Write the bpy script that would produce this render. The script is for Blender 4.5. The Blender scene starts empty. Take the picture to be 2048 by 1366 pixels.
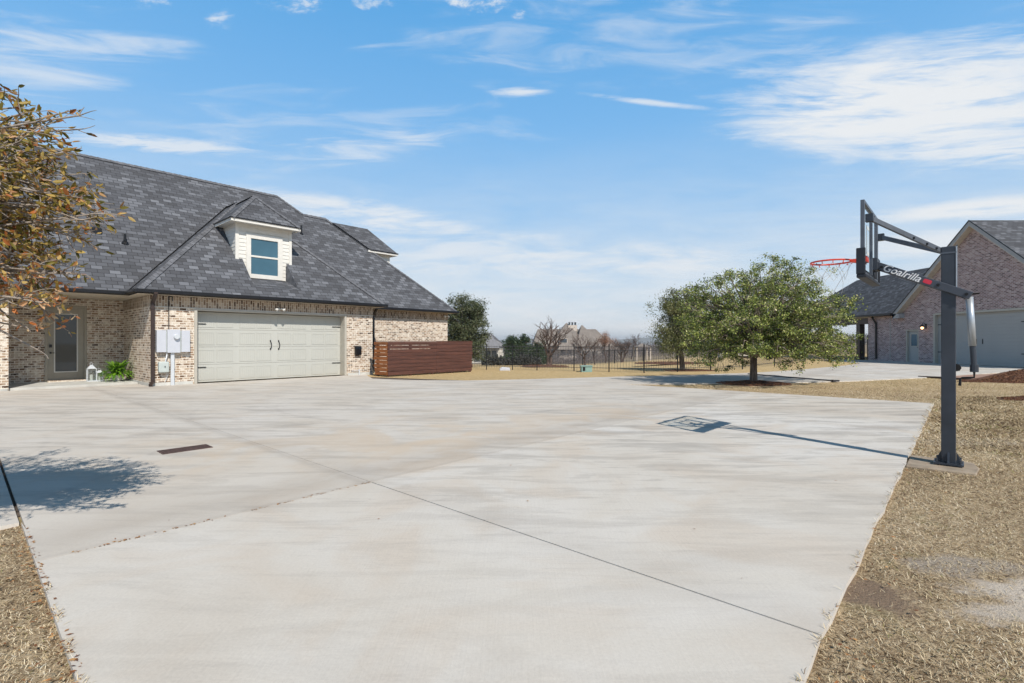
import bpy, bmesh, math, random
import numpy as np
from mathutils import Vector, Matrix, noise
random.seed(7); rng = np.random.default_rng(7)
sc = bpy.context.scene
col = sc.collection
A = math.atan2(.742, .670)
CA, SA = math.cos(A), math.sin(A)
R = math.radians
def h2w(u, v, z=0): return Vector((CA*u - SA*v, SA*u + CA*v, z))
def w2h(x, y): return (CA*x + SA*y, -SA*x + CA*y)
F, HC = 1001.0, 1.4
def at(px, py, Y): return Vector(((px-1024)/F*Y, Y, HC-(py-683.5)/F*Y))      # measured point at depth Y
def gd(px, py):                                                             # measured point on the level ground
    Y = F*HC/(py-683.5); return Vector(((px-1024)/F*Y, Y, 0))

# ------------------------------------------------------------------ materials
def newmat(name):
    m = bpy.data.materials.new(name); m.use_nodes = True
    nt = m.node_tree; b = nt.nodes['Principled BSDF']
    return m, nt, b
def nd(nt, t, **kw):
    n = nt.nodes.new(t)
    for k, v in kw.items(): setattr(n, k, v)
    return n
def ramp(nt, src, stops, interp='LINEAR'):
    r = nd(nt, 'ShaderNodeValToRGB'); r.color_ramp.interpolation = interp
    el = r.color_ramp.elements
    while len(el) < len(stops): el.new(.5)
    for e, (p, c) in zip(el, stops):
        e.position = p; e.color = (*c, 1) if len(c) == 3 else c
    nt.links.new(src, r.inputs[0]); return r.outputs[0]
def noi(nt, vec, scale, detail=4, rough=.55, dist=0):
    n = nd(nt, 'ShaderNodeTexNoise'); n.inputs['Scale'].default_value = scale
    n.inputs['Detail'].default_value = detail; n.inputs['Roughness'].default_value = rough
    n.inputs['Distortion'].default_value = dist
    if vec is not None: nt.links.new(vec, n.inputs['Vector'])
    return n.outputs['Fac']
def mixc(nt, fac, a, b, mode='MIX'):
    m = nd(nt, 'ShaderNodeMix', data_type='RGBA', blend_type=mode)
    for i, s in ((0, fac), (6, a), (7, b)):
        if isinstance(s, (int, float)): m.inputs[i].default_value = s
        elif isinstance(s, tuple): m.inputs[i].default_value = (*s, 1)
        else: nt.links.new(s, m.inputs[i])
    return m.outputs[2]
def mth(nt, op, a, b=None, c=None, clamp=False):
    m = nd(nt, 'ShaderNodeMath', operation=op); m.use_clamp = clamp
    for i, s in enumerate((a, b, c)):
        if s is None: continue
        if isinstance(s, (int, float)): m.inputs[i].default_value = s
        else: nt.links.new(s, m.inputs[i])
    return m.outputs[0]
def mapping(nt, src, scale=(1,1,1), loc=(0,0,0), rot=(0,0,0)):
    m = nd(nt, 'ShaderNodeMapping'); m.inputs['Scale'].default_value = scale
    m.inputs['Location'].default_value = loc; m.inputs['Rotation'].default_value = rot
    nt.links.new(src, m.inputs['Vector']); return m.outputs[0]
def coord(nt, which='Object'): return nd(nt, 'ShaderNodeTexCoord').outputs[which]
def bump(nt, b, h, s=.3, d=.01):
    n = nd(nt, 'ShaderNodeBump'); n.inputs['Strength'].default_value = s; n.inputs['Distance'].default_value = d
    nt.links.new(h, n.inputs['Height']); nt.links.new(n.outputs[0], b.inputs['Normal'])

def paint(name, c, rough=.5, metal=0, var=.12, scale=6, spec=.5):
    m, nt, b = newmat(name)
    f = noi(nt, coord(nt), scale, 5)
    c2 = tuple(max(0, x*(1-var)) for x in c); c3 = tuple(min(1, x*(1+var)) for x in c)
    nt.links.new(ramp(nt, f, [(.3, c2), (.7, c3)]), b.inputs['Base Color'])
    b.inputs['Roughness'].default_value = rough; b.inputs['Metallic'].default_value = metal
    b.inputs['Specular IOR Level'].default_value = spec
    return m
def brickmat(name, stops, mortar, w=.2, hgt=.078, ms=.011, smear=.35, rot=False, wobble=.014):
    m, nt, b = newmat(name)
    uv = coord(nt, 'UV')
    if rot: uv = mapping(nt, uv, rot=(0, 0, R(90)))
    wob = nd(nt, 'ShaderNodeTexNoise'); wob.inputs['Scale'].default_value = 9; nt.links.new(uv, wob.inputs['Vector'])
    va = nd(nt, 'ShaderNodeVectorMath', operation='MULTIPLY_ADD'); nt.links.new(wob.outputs['Color'], va.inputs[0])
    va.inputs[1].default_value = (wobble, wobble, 0); nt.links.new(uv, va.inputs[2])
    t = nd(nt, 'ShaderNodeTexBrick'); nt.links.new(va.outputs[0], t.inputs['Vector'])
    t.inputs['Color1'].default_value = (0,0,0,1); t.inputs['Color2'].default_value = (1,1,1,1)
    t.inputs['Mortar'].default_value = (.5,.5,.5,1)
    t.inputs['Scale'].default_value = 1; t.inputs['Mortar Size'].default_value = ms
    t.inputs['Mortar Smooth'].default_value = .25
    t.inputs['Brick Width'].default_value = w; t.inputs['Row Height'].default_value = hgt
    c = ramp(nt, t.outputs['Color'], stops)
    n1 = noi(nt, uv, 14, 5, .7)
    c = mixc(nt, .45, c, ramp(nt, n1, [(.3, (.25,.22,.2)), (.7, (1,1,1))]), 'MULTIPLY')
    n2 = noi(nt, uv, 5.5, 6, .75)
    sm = ramp(nt, n2, [(.48, (0,0,0)), (.62, (1,1,1))])
    sm = mth(nt, 'MULTIPLY', sm, smear)
    fac = mth(nt, 'MAXIMUM', t.outputs['Fac'], sm)
    c = mixc(nt, fac, c, mortar)
    nt.links.new(c, b.inputs['Base Color']); b.inputs['Roughness'].default_value = .9
    b.inputs['Specular IOR Level'].default_value = .2
    hh = mth(nt, 'ADD', mth(nt, 'MULTIPLY', t.outputs['Fac'], -1), mth(nt, 'MULTIPLY', n1, .6))
    bump(nt, b, hh, .6, .012)
    return m
def shingle(name, dark=1.0):
    m, nt, b = newmat(name); uv = coord(nt, 'UV')
    t = nd(nt, 'ShaderNodeTexBrick'); nt.links.new(uv, t.inputs['Vector'])
    t.inputs['Color1'].default_value = (0,0,0,1); t.inputs['Color2'].default_value = (1,1,1,1)
    t.inputs['Mortar'].default_value = (.5,.5,.5,1)
    t.inputs['Scale'].default_value = 1; t.inputs['Mortar Size'].default_value = .011; t.inputs['Mortar Smooth'].default_value = .1
    t.inputs['Brick Width'].default_value = .3; t.inputs['Row Height'].default_value = .18
    k = dark
    c = ramp(nt, t.outputs['Color'], [(0, (.078*k,.081*k,.09*k)), (.45, (.105*k,.11*k,.124*k)), (.7, (.13*k,.137*k,.154*k)), (.85, (.16*k,.169*k,.19*k)), (1, (.2*k,.211*k,.236*k))])
    n0 = noi(nt, uv, .7, 3); n1 = noi(nt, uv, 60, 3, .8)
    c = mixc(nt, .3, c, ramp(nt, n0, [(.35, (.6,.6,.62)), (.65, (1,1,1))]), 'MULTIPLY')
    c = mixc(nt, .35, c, ramp(nt, n1, [(.3, (.4,.4,.4)), (.7, (1,1,1))]), 'MULTIPLY')
    c = mixc(nt, mth(nt, 'MULTIPLY', t.outputs['Fac'], .75), c, (.025,.026,.029))
    nt.links.new(c, b.inputs['Base Color']); b.inputs['Roughness'].default_value = .92
    b.inputs['Specular IOR Level'].default_value = .25
    # each course steps down towards its lower edge
    sep = nd(nt, 'ShaderNodeSeparateXYZ'); nt.links.new(uv, sep.inputs[0])
    fr = mth(nt, 'FRACT', mth(nt, 'DIVIDE', sep.outputs['Y'], .18))
    hgt = mth(nt, 'ADD', mth(nt, 'MULTIPLY', fr, -1), mth(nt, 'MULTIPLY', n1, .35))
    bump(nt, b, hgt, .5, .012)
    return m
def attrmat(name, stops, trans=.25, rough=.7, spec=.3, interp='LINEAR'):
    m, nt, b = newmat(name)
    a = nd(nt, 'ShaderNodeAttribute', attribute_name='rnd')
    c = ramp(nt, a.outputs['Fac'], stops, interp)
    nt.links.new(c, b.inputs['Base Color']); b.inputs['Roughness'].default_value = rough
    b.inputs['Specular IOR Level'].default_value = spec
    if trans:
        tr = nd(nt, 'ShaderNodeBsdfTranslucent'); nt.links.new(c, tr.inputs[0])
        mx = nd(nt, 'ShaderNodeMixShader'); mx.inputs[0].default_value = trans
        nt.links.new(b.outputs[0], mx.inputs[1]); nt.links.new(tr.outputs[0], mx.inputs[2])
        nt.links.new(mx.outputs[0], nt.nodes['Material Output'].inputs['Surface'])
    return m
def bark(name, c1, c2, scale=18):
    m, nt, b = newmat(name); o = coord(nt)
    f = noi(nt, mapping(nt, o, (1,1,.25)), scale, 6, .7)
    nt.links.new(ramp(nt, f, [(.35, c1), (.65, c2)]), b.inputs['Base Color'])
    b.inputs['Roughness'].default_value = .95; bump(nt, b, f, .8, .02); return m

M = {}
M['brick'] = brickmat('brick_tan', [(0, (.07,.04,.025)), (.15, (.19,.115,.07)), (.38, (.34,.22,.14)), (.6, (.45,.325,.225)), (.85, (.56,.45,.345)), (1, (.64,.55,.45))], (.72,.66,.57), smear=.95)
M['soldier'] = brickmat('brick_soldier', [(0, (.08,.05,.035)), (.3, (.22,.15,.1)), (.65, (.38,.29,.21)), (1, (.55,.46,.36))], (.52,.46,.38), smear=.25, rot=True)
M['brick2'] = brickmat('brick_rose', [(0, (.13,.075,.07)), (.3, (.29,.18,.17)), (.7, (.41,.28,.265)), (1, (.56,.44,.41))], (.58,.51,.5), smear=.05, wobble=.003)
M['paverbrick'] = brickmat('brick_border', [(0, (.3,.14,.09)), (1, (.5,.3,.22))], (.4,.32,.27), smear=.2)
M['shingle'] = shingle('shingle'); M['shingle2'] = shingle('shingle_far', .95)
M['hipcap'] = paint('hip_cap_shingle', (.12,.125,.14), .9, var=.4, scale=5)
M['tan'] = paint('tan_soffit', (.5,.44,.36), .7)
M['trim'] = paint('putty_trim', (.42,.395,.34), .5, var=.05); M['greytrim'] = paint('grey_trim', (.33,.33,.33), .6, var=.05); M['dust'] = paint('dusty_concrete', (.31,.25,.185), .95, var=.25, scale=6)
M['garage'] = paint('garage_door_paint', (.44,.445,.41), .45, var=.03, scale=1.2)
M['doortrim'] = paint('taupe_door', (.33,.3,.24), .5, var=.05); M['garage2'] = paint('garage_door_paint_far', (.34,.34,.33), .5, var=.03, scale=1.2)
M['white'] = paint('white_siding', (.66,.645,.6), .5, var=.05)
M['black'] = paint('black_metal', (.012,.012,.014), .35, .3)
M['iron'] = paint('fence_iron', (.04,.04,.042), .6); M['brown'] = paint('bronze_downspout', (.045,.03,.026), .4, .2)
M['boxgrey'] = paint('meter_box', (.56,.58,.63), .35, .2, var=.03)
M['conduit'] = paint('conduit', (.6,.63,.66), .4, .2, var=.05)
M['gasgrey'] = paint('utility_grey', (.45,.5,.48), .5, var=.05)
M['hoop'] = paint('hoop_powder_coat', (.032,.04,.054), .42, .1, var=.25, scale=3)
M['hooparm'] = paint('hoop_arm_paint', (.06,.07,.09), .45, .2, var=.12); M['hooplight'] = paint('hoop_grey_arm', (.1,.115,.14), .45, .3, var=.15)
M['pad'] = paint('backboard_pad', (.01,.014,.022), .6)
M['steel'] = paint('actuator_tube', (.42,.46,.5), .35, .4, var=.15)
M['rim'] = paint('rim_orange', (.72,.06,.025), .4)
M['net'] = paint('net_cord', (.6,.58,.52), .9)
M['letter'] = paint('white_lettering', (.75,.76,.78), .5, var=.03)
M['badge'] = paint('red_badge', (.6,.03,.06), .5, var=.03)
M['rust'] = paint('rusty_grate', (.085,.05,.042), .8, var=.5, scale=25)
M['ceramic'] = paint('pale_stone_base', (.55,.54,.5), .8)
M['foundation'] = paint('foundation_concrete', (.5,.5,.47), .9, var=.15, scale=3)
M['teal'] = paint('teal_box', (.2,.32,.29), .6)
M['redthing'] = paint('red_plastic', (.5,.04,.03), .6)
M['rod'] = paint('dark_rod', (.03,.03,.035), .6)
M['rockwhite'] = paint('pale_limestone', (.55,.52,.46), .9, var=.2, scale=2)
M['farwall'] = paint('far_house_wall', (.5,.44,.38), .9, var=.15, scale=.5)
M['farroof'] = paint('far_house_roof', (.2,.175,.155), .95, var=.18, scale=.8)
M['farroof2'] = paint('far_house_roof_grey', (.2,.2,.215), .95, var=.15, scale=.8)
M['farwin'] = paint('far_window', (.05,.06,.07), .3)
def glass(name, c, rough=.06):
    m, nt, b = newmat(name); f = noi(nt, coord(nt), 1.3, 2)
    nt.links.new(ramp(nt, f, [(.3, tuple(x*.8 for x in c)), (.7, c)]), b.inputs['Base Color'])
    b.inputs['Roughness'].default_value = rough; b.inputs['IOR'].default_value = 1.5; return m
M['winglass'] = glass('dormer_glass', (.055,.135,.19)); M['doorglass'] = glass('door_glass', (.075,.085,.09), .03)  # dormer pane's teal is reflected sky put into the base colour
def clearglass(name, tint, mixf):
    m, nt, b = newmat(name)
    tr = nd(nt, 'ShaderNodeBsdfTransparent'); tr.inputs[0].default_value = (*tint, 1)
    gl = nd(nt, 'ShaderNodeBsdfGlossy'); gl.inputs['Roughness'].default_value = .02
    mx = nd(nt, 'ShaderNodeMixShader'); mx.inputs[0].default_value = mixf
    nt.links.new(tr.outputs[0], mx.inputs[1]); nt.links.new(gl.outputs[0], mx.inputs[2])
    nt.links.new(mx.outputs[0], nt.nodes['Material Output'].inputs['Surface']); return m
M['clear'] = clearglass('backboard_glass', (.965,.985,.985), .04)
M['lantern'] = clearglass('lantern_glass', (.8,.85,.84), .15)
m, nt, b = newmat('lamp_glow'); b.inputs['Base Color'].default_value = (1,.6,.3,1); b.inputs['Emission Color'].default_value = (1,.62,.3,1); b.inputs['Emission Strength'].default_value = 3; M['glow'] = m
# stained wood slats
def wood(name, c1, c2):
    m, nt, b = newmat(name); uv = coord(nt, 'UV')
    f = noi(nt, mapping(nt, uv, (1.2, 22, 1)), 2, 6, .6); g = noi(nt, mapping(nt, uv, (.5, 6.7, 1)), 1, 1)
    c = ramp(nt, f, [(.3, c1), (.7, c2)])
    c = mixc(nt, .6, c, ramp(nt, g, [(.35, (.45,.45,.5)), (.65, (1,1,1))]), 'MULTIPLY')
    nt.links.new(c, b.inputs['Base Color']); b.inputs['Roughness'].default_value = .6; return m
M['wood'] = wood('stained_cedar', (.05,.022,.018), (.15,.055,.034)); M['woodlit'] = wood('cedar_sunlit', (.2,.06,.014), (.42,.14,.03))  # second cedar has the side slats' orange sunlight put into its colour
# concrete
def concrete():
    m, nt, b = newmat('concrete'); o = coord(nt)
    n0 = noi(nt, o, .35, 5, .6, .6); n1 = noi(nt, mapping(nt, o, (.4, 2.0, 1), rot=(0,0,R(14))), 1.5, 8, .7, .5)
    n2 = noi(nt, mapping(nt, o, (.6, 6, 1), rot=(0,0,R(16))), 2.5, 6, .75); n3 = noi(nt, o, 55, 7, .85); n4 = noi(nt, o, .9, 4, .55, 1.2)
    c = ramp(nt, n0, [(.32, (.55,.50,.435)), (.47, (.61,.575,.52)), (.6, (.64,.615,.575)), (.75, (.67,.655,.625))])
    c = mixc(nt, ramp(nt, n4, [(.48, (0,0,0)), (.66, (.7,.7,.7))]), c, (.585,.52,.445))
    st = ramp(nt, n1, [(.5, (0,0,0)), (.53, (.35,.35,.35)), (.6, (.6,.6,.6)), (.7, (1,1,1))])
    sep = nd(nt, 'ShaderNodeSeparateXYZ'); nt.links.new(o, sep.inputs[0])
    far = mth(nt, 'MULTIPLY_ADD', sep.outputs['Y'], .2, -.55, clamp=True)   # tyre dirt is heaviest where cars turn
    st = mth(nt, 'MULTIPLY', st, mth(nt, 'MULTIPLY_ADD', far, .6, .16))
    c = mixc(nt, st, c, (.27,.245,.22))
    c = mixc(nt, mth(nt, 'MULTIPLY', ramp(nt, n2, [(.54, (0,0,0)), (.64, (.8,.8,.8))]), mth(nt, 'MULTIPLY_ADD', far, .5, .12)), c, (.25,.235,.22))
    c = mixc(nt, .22, c, ramp(nt, n3, [(.35, (.45,.44,.43)), (.6, (1,1,1))]), 'MULTIPLY')
    # tyre arcs: rings about two turning centres
    for cx, cy, r0, w in ((-6, 21, 11.2, .12), (-6, 21, 12.8, .1), (14, 15, 8.6, .1), (14, 15, 7.1, .1), (-9.5, 4.5, 5.3, .06), (-9.5, 4.5, 3.9, .06), (-2, 12, 3.3, .08), (-2, 12, 4.8, .08)):
        d = nd(nt, 'ShaderNodeVectorMath', operation='DISTANCE'); nt.links.new(o, d.inputs[0]); d.inputs[1].default_value = (cx, cy, 0)
        q = mth(nt, 'DIVIDE', mth(nt, 'ABSOLUTE', mth(nt, 'SUBTRACT', d.outputs['Value'], r0)), w)
        q = mth(nt, 'SUBTRACT', 1, q, clamp=True)
        c = mixc(nt, mth(nt, 'MULTIPLY', mth(nt, 'MULTIPLY', q, ramp(nt, n1, [(.42, (0,0,0)), (.6, (1,1,1))])), .3), c, (.25,.235,.225))
    # broom finish
    # slabs beyond the long joint carry more dirt, and dirt gathers along the joints
    dt = nd(nt, 'ShaderNodeVectorMath', operation='DOT_PRODUCT'); nt.links.new(o, dt.inputs[0]); dt.inputs[1].default_value = (-SA, CA, 0)
    du = nd(nt, 'ShaderNodeVectorMath', operation='DOT_PRODUCT'); nt.links.new(o, du.inputs[0]); du.inputs[1].default_value = (CA, SA, 0)
    vv, uu = dt.outputs['Value'], du.outputs['Value']
    older = mth(nt, 'GREATER_THAN', vv, 4.38)
    c = mixc(nt, mth(nt, 'MULTIPLY', older, mth(nt, 'MULTIPLY_ADD', n0, .5, .0)), c, (.52,.47,.41))
    for cx, cy, rr in ((-1.3, 7.4, 2.9), (1.8, 9.5, 2.2), (-4.2, 6.2, 1.5)):
        d = nd(nt, 'ShaderNodeVectorMath', operation='DISTANCE'); nt.links.new(o, d.inputs[0]); d.inputs[1].default_value = (cx, cy, 0)
        q = mth(nt, 'SUBTRACT', 1, mth(nt, 'DIVIDE', d.outputs['Value'], rr), clamp=True)
        c = mixc(nt, mth(nt, 'MULTIPLY', mth(nt, 'MULTIPLY', q, ramp(nt, n4, [(.4, (0,0,0)), (.6, (1,1,1))])), 1.0, clamp=True), c, (.55,.46,.36))
    for q_, w_, k_ in ((mth(nt, 'SUBTRACT', vv, 4.42), .05, .3), (mth(nt, 'SUBTRACT', uu, 2.70), .10, .4), (mth(nt, 'SUBTRACT', uu, 2.86), .35, .25), (mth(nt, 'SUBTRACT', vv, 4.75), .6, .42)):
        e = mth(nt, 'SUBTRACT', 1, mth(nt, 'DIVIDE', mth(nt, 'ABSOLUTE', q_), w_), clamp=True)
        c = mixc(nt, mth(nt, 'MULTIPLY', mth(nt, 'MULTIPLY', e, mth(nt, 'MULTIPLY', n4, older if w_ != .35 else 1.0)), k_), c, (.22,.19,.165))
    nb_ = noi(nt, mapping(nt, o, (90, 1.5, 1), rot=(0,0,-A)), 1, 3, .6)
    c = mixc(nt, .07, c, ramp(nt, nb_, [(.35, (.6,.6,.6)), (.6, (1,1,1))]), 'MULTIPLY')
    hh = mth(nt, 'ADD', mth(nt, 'MULTIPLY', nb_, .8), n3)
    nt.links.new(c, b.inputs['Base Color']); b.inputs['Roughness'].default_value = .85
    b.inputs['Specular IOR Level'].default_value = .3
    bump(nt, b, hh, .25, .004); return m
M['concrete'] = concrete()
def lawnmat():
    m, nt, b = newmat('dormant_lawn'); o = coord(nt)
    n0 = noi(nt, o, .45, 4, .6, .5); n1 = noi(nt, o, 6, 6, .75); n2 = noi(nt, o, 45, 5, .8); n3 = noi(nt, o, 1.7, 4)
    c = ramp(nt, n2, [(.32, (.055,.035,.022)), (.42, (.3,.225,.14)), (.55, (.6,.48,.32)), (.72, (.78,.67,.5))])
    c = mixc(nt, .6, c, ramp(nt, n1, [(.32, (.4,.33,.28)), (.6, (1,1,1))]), 'MULTIPLY')
    c = mixc(nt, .5, c, ramp(nt, n0, [(.35, (.86,.8,.74)), (.65, (1,.98,.95))]), 'MULTIPLY')
    c = mixc(nt, ramp(nt, n3, [(.6, (0,0,0)), (.75, (.45,.45,.45))]), c, (.17,.19,.06))
    sep = nd(nt, 'ShaderNodeSeparateXYZ'); nt.links.new(o, sep.inputs[0])
    # thin straw-gold turf further out on the lawn strip
    g = mth(nt, 'MULTIPLY_ADD', sep.outputs['Y'], .12, -1.5, clamp=True)
    gold = ramp(nt, n1, [(.3, (.46,.33,.15)), (.7, (.62,.47,.25))])
    c = mixc(nt, mth(nt, 'MULTIPLY', g, .75), c, gold)
    # bare dirt patches
    for cx, cy, rx, ry, cc in ((3.3, 2.85, .75, .22, (.66,.58,.49)), (3.1, 2.62, .9, .16, (.62,.54,.45)), (2.0, 2.82, .28, .24, (.25,.18,.13)), (6.6, 7.1, 1.3, .35, (.42,.35,.27)), (2.9, 3.2, .5, .18, (.42,.36,.3))):
        q = mapping(nt, o, (1/rx, 1/ry, 1), (-cx/rx, -cy/ry, 0))
        d = nd(nt, 'ShaderNodeVectorMath', operation='LENGTH'); nt.links.new(q, d.inputs[0])
        f = mth(nt, 'ADD', mth(nt, 'MULTIPLY', mth(nt, 'ADD', mth(nt, 'MULTIPLY', n1, 1.6), mth(nt, 'MULTIPLY', n3, 1.0)), 1), d.outputs['Value'])
        f = mth(nt, 'MULTIPLY_ADD', f, -2.6, 6.0, clamp=True)
        c = mixc(nt, mth(nt, 'MULTIPLY', f, .9), c, cc)
    fy = mth(nt, 'MULTIPLY_ADD', sep.outputs['Y'], .06, -2.9, clamp=True)
    c = mixc(nt, mth(nt, 'MULTIPLY', fy, .85), c, ramp(nt, n0, [(.35, (.16,.13,.1)), (.65, (.27,.22,.16))]))
    nt.links.new(c, b.inputs['Base Color']); b.inputs['Roughness'].default_value = 1
    b.inputs['Specular IOR Level'].default_value = .1
    bump(nt, b, mth(nt, 'ADD', n2, n1), .8, .03); return m
M['lawn'] = lawnmat()
M['soil'] = paint('joint_soil', (.09,.07,.055), 1, var=.4)
def mulchmat():
    m, nt, b = newmat('mulch'); o = coord(nt); f = noi(nt, o, 35, 6, .8)
    nt.links.new(ramp(nt, f, [(.3, (.035,.017,.01)), (.5, (.12,.055,.03)), (.75, (.22,.11,.06))]), b.inputs['Base Color'])
    b.inputs['Roughness'].default_value = 1; bump(nt, b, f, 1, .03); return m
M['mulch'] = mulchmat()
M['chips'] = attrmat('mulch_chips', [(0, (.05,.02,.012)), (.5, (.15,.06,.032)), (1, (.28,.15,.08))], 0, .95)
M['blades'] = attrmat('dry_grass', [(0, (.05,.03,.018)), (.2, (.2,.13,.075)), (.3, (.54,.42,.26)), (.5, (.68,.56,.37)), (.8, (.8,.7,.5)), (.9, (.9,.82,.66)), (.93, (.34,.31,.11)), (1, (.25,.28,.08))], .15, .8)
M['litter'] = attrmat('fallen_leaf', [(0, (.14,.055,.025)), (.5, (.36,.15,.05)), (1, (.52,.32,.14))], .1, .8)
M['oak'] = attrmat('oak_leaves', [(0, (.012,.022,.006)), (.3, (.06,.09,.018)), (.6, (.2,.26,.045)), (.85, (.42,.45,.12)), (1, (.6,.55,.32))], .06, .5, .4)
M['oak2'] = attrmat('oak_leaves_dull', [(0, (.06,.075,.025)), (.5, (.15,.165,.055)), (1, (.32,.3,.15))], .25, .5)
M['evergreen'] = attrmat('evergreen_leaves', [(0, (.04,.058,.028)), (.5, (.085,.105,.05)), (1, (.19,.2,.11))], .2, .5)
M['evergreen2'] = attrmat('magnolia_leaves', [(0, (.022,.042,.018)), (.6, (.05,.08,.035)), (1, (.12,.15,.08))], .15, .4)
M['fall'] = attrmat('autumn_leaves', [(0, (.06,.06,.012)), (.2, (.2,.165,.03)), (.42, (.44,.31,.07)), (.6, (.56,.4,.15)), (.72, (.3,.11,.03)), (.84, (.62,.2,.055)), (1, (.66,.5,.3))], .35, .5, .4)
M['copper'] = attrmat('copper_leaves', [(0, (.22,.1,.06)), (1, (.42,.25,.17))], .3, .7)
M['fern'] = attrmat('fern_fronds', [(0, (.045,.15,.01)), (1, (.22,.42,.03))], .35, .45)
M['hedge'] = attrmat('dull_hedge', [(0, (.035,.038,.035)), (.6, (.07,.073,.068)), (1, (.12,.12,.1))], .1, .8)
M['twiggy'] = attrmat('bare_wood_mass', [(0, (.1,.085,.085)), (.6, (.17,.145,.14)), (1, (.25,.22,.2))], .1, .9)
M['barkoak'] = bark('oak_bark', (.06,.045,.035), (.2,.16,.13)); M['barkoakpale'] = bark('oak_bark_pale', (.13,.1,.08), (.36,.31,.25)); M['barkpale'] = bark('pale_twigs', (.2,.165,.14), (.42,.37,.32), 30)
M['barkdark'] = bark('dark_bark', (.05,.035,.03), (.14,.1,.085))

# ------------------------------------------------------------------ mesh tools
class Root:
    pass
origins = {}
def place(o, frame, org):
    if frame == 'H': o.location = h2w(*org); o.rotation_euler = (0, 0, A)
    else: o.location = Vector(org)
def tag(o, label=None, cat=None, group=None, kind=None):
    if label: o['label'] = label
    if cat: o['category'] = cat
    if group: o['group'] = group
    if kind: o['kind'] = kind
    return o
def thing(name, label, cat, frame, org, group=None):
    o = bpy.data.objects.new(name, None); col.objects.link(o); o.empty_display_size = .2
    place(o, frame, org); origins[o.name] = (frame, org)
    return tag(o, label, cat, group)
def autouv(me):
    nl = len(me.loops)
    if nl == 0: return
    uvl = me.uv_layers.new(name='UVMap')
    nf = len(me.polygons)
    nrm = np.empty(nf*3, 'f'); me.polygons.foreach_get('normal', nrm); nrm = nrm.reshape(-1, 3)
    ls = np.empty(nf, 'i'); me.polygons.foreach_get('loop_start', ls); lt = np.empty(nf, 'i'); me.polygons.foreach_get('loop_total', lt)
    fi = np.repeat(np.arange(nf), lt)
    vi = np.empty(nl, 'i'); me.loops.foreach_get('vertex_index', vi)
    co = np.empty(len(me.vertices)*3, 'f'); me.vertices.foreach_get('co', co); co = co.reshape(-1, 3)[vi]
    n = nrm[fi]
    t = np.stack([-n[:,1], n[:,0], np.zeros(nl)], 1)
    L = np.linalg.norm(t, axis=1); flat = L < 1e-3
    t[flat] = (1, 0, 0); L[flat] = 1; t /= L[:,None]
    bt = np.cross(n, t)
    uv = np.stack([(co*t).sum(1), (co*bt).sum(1)], 1).astype('f')
    uvl.data.foreach_set('uv', uv.ravel())
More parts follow.
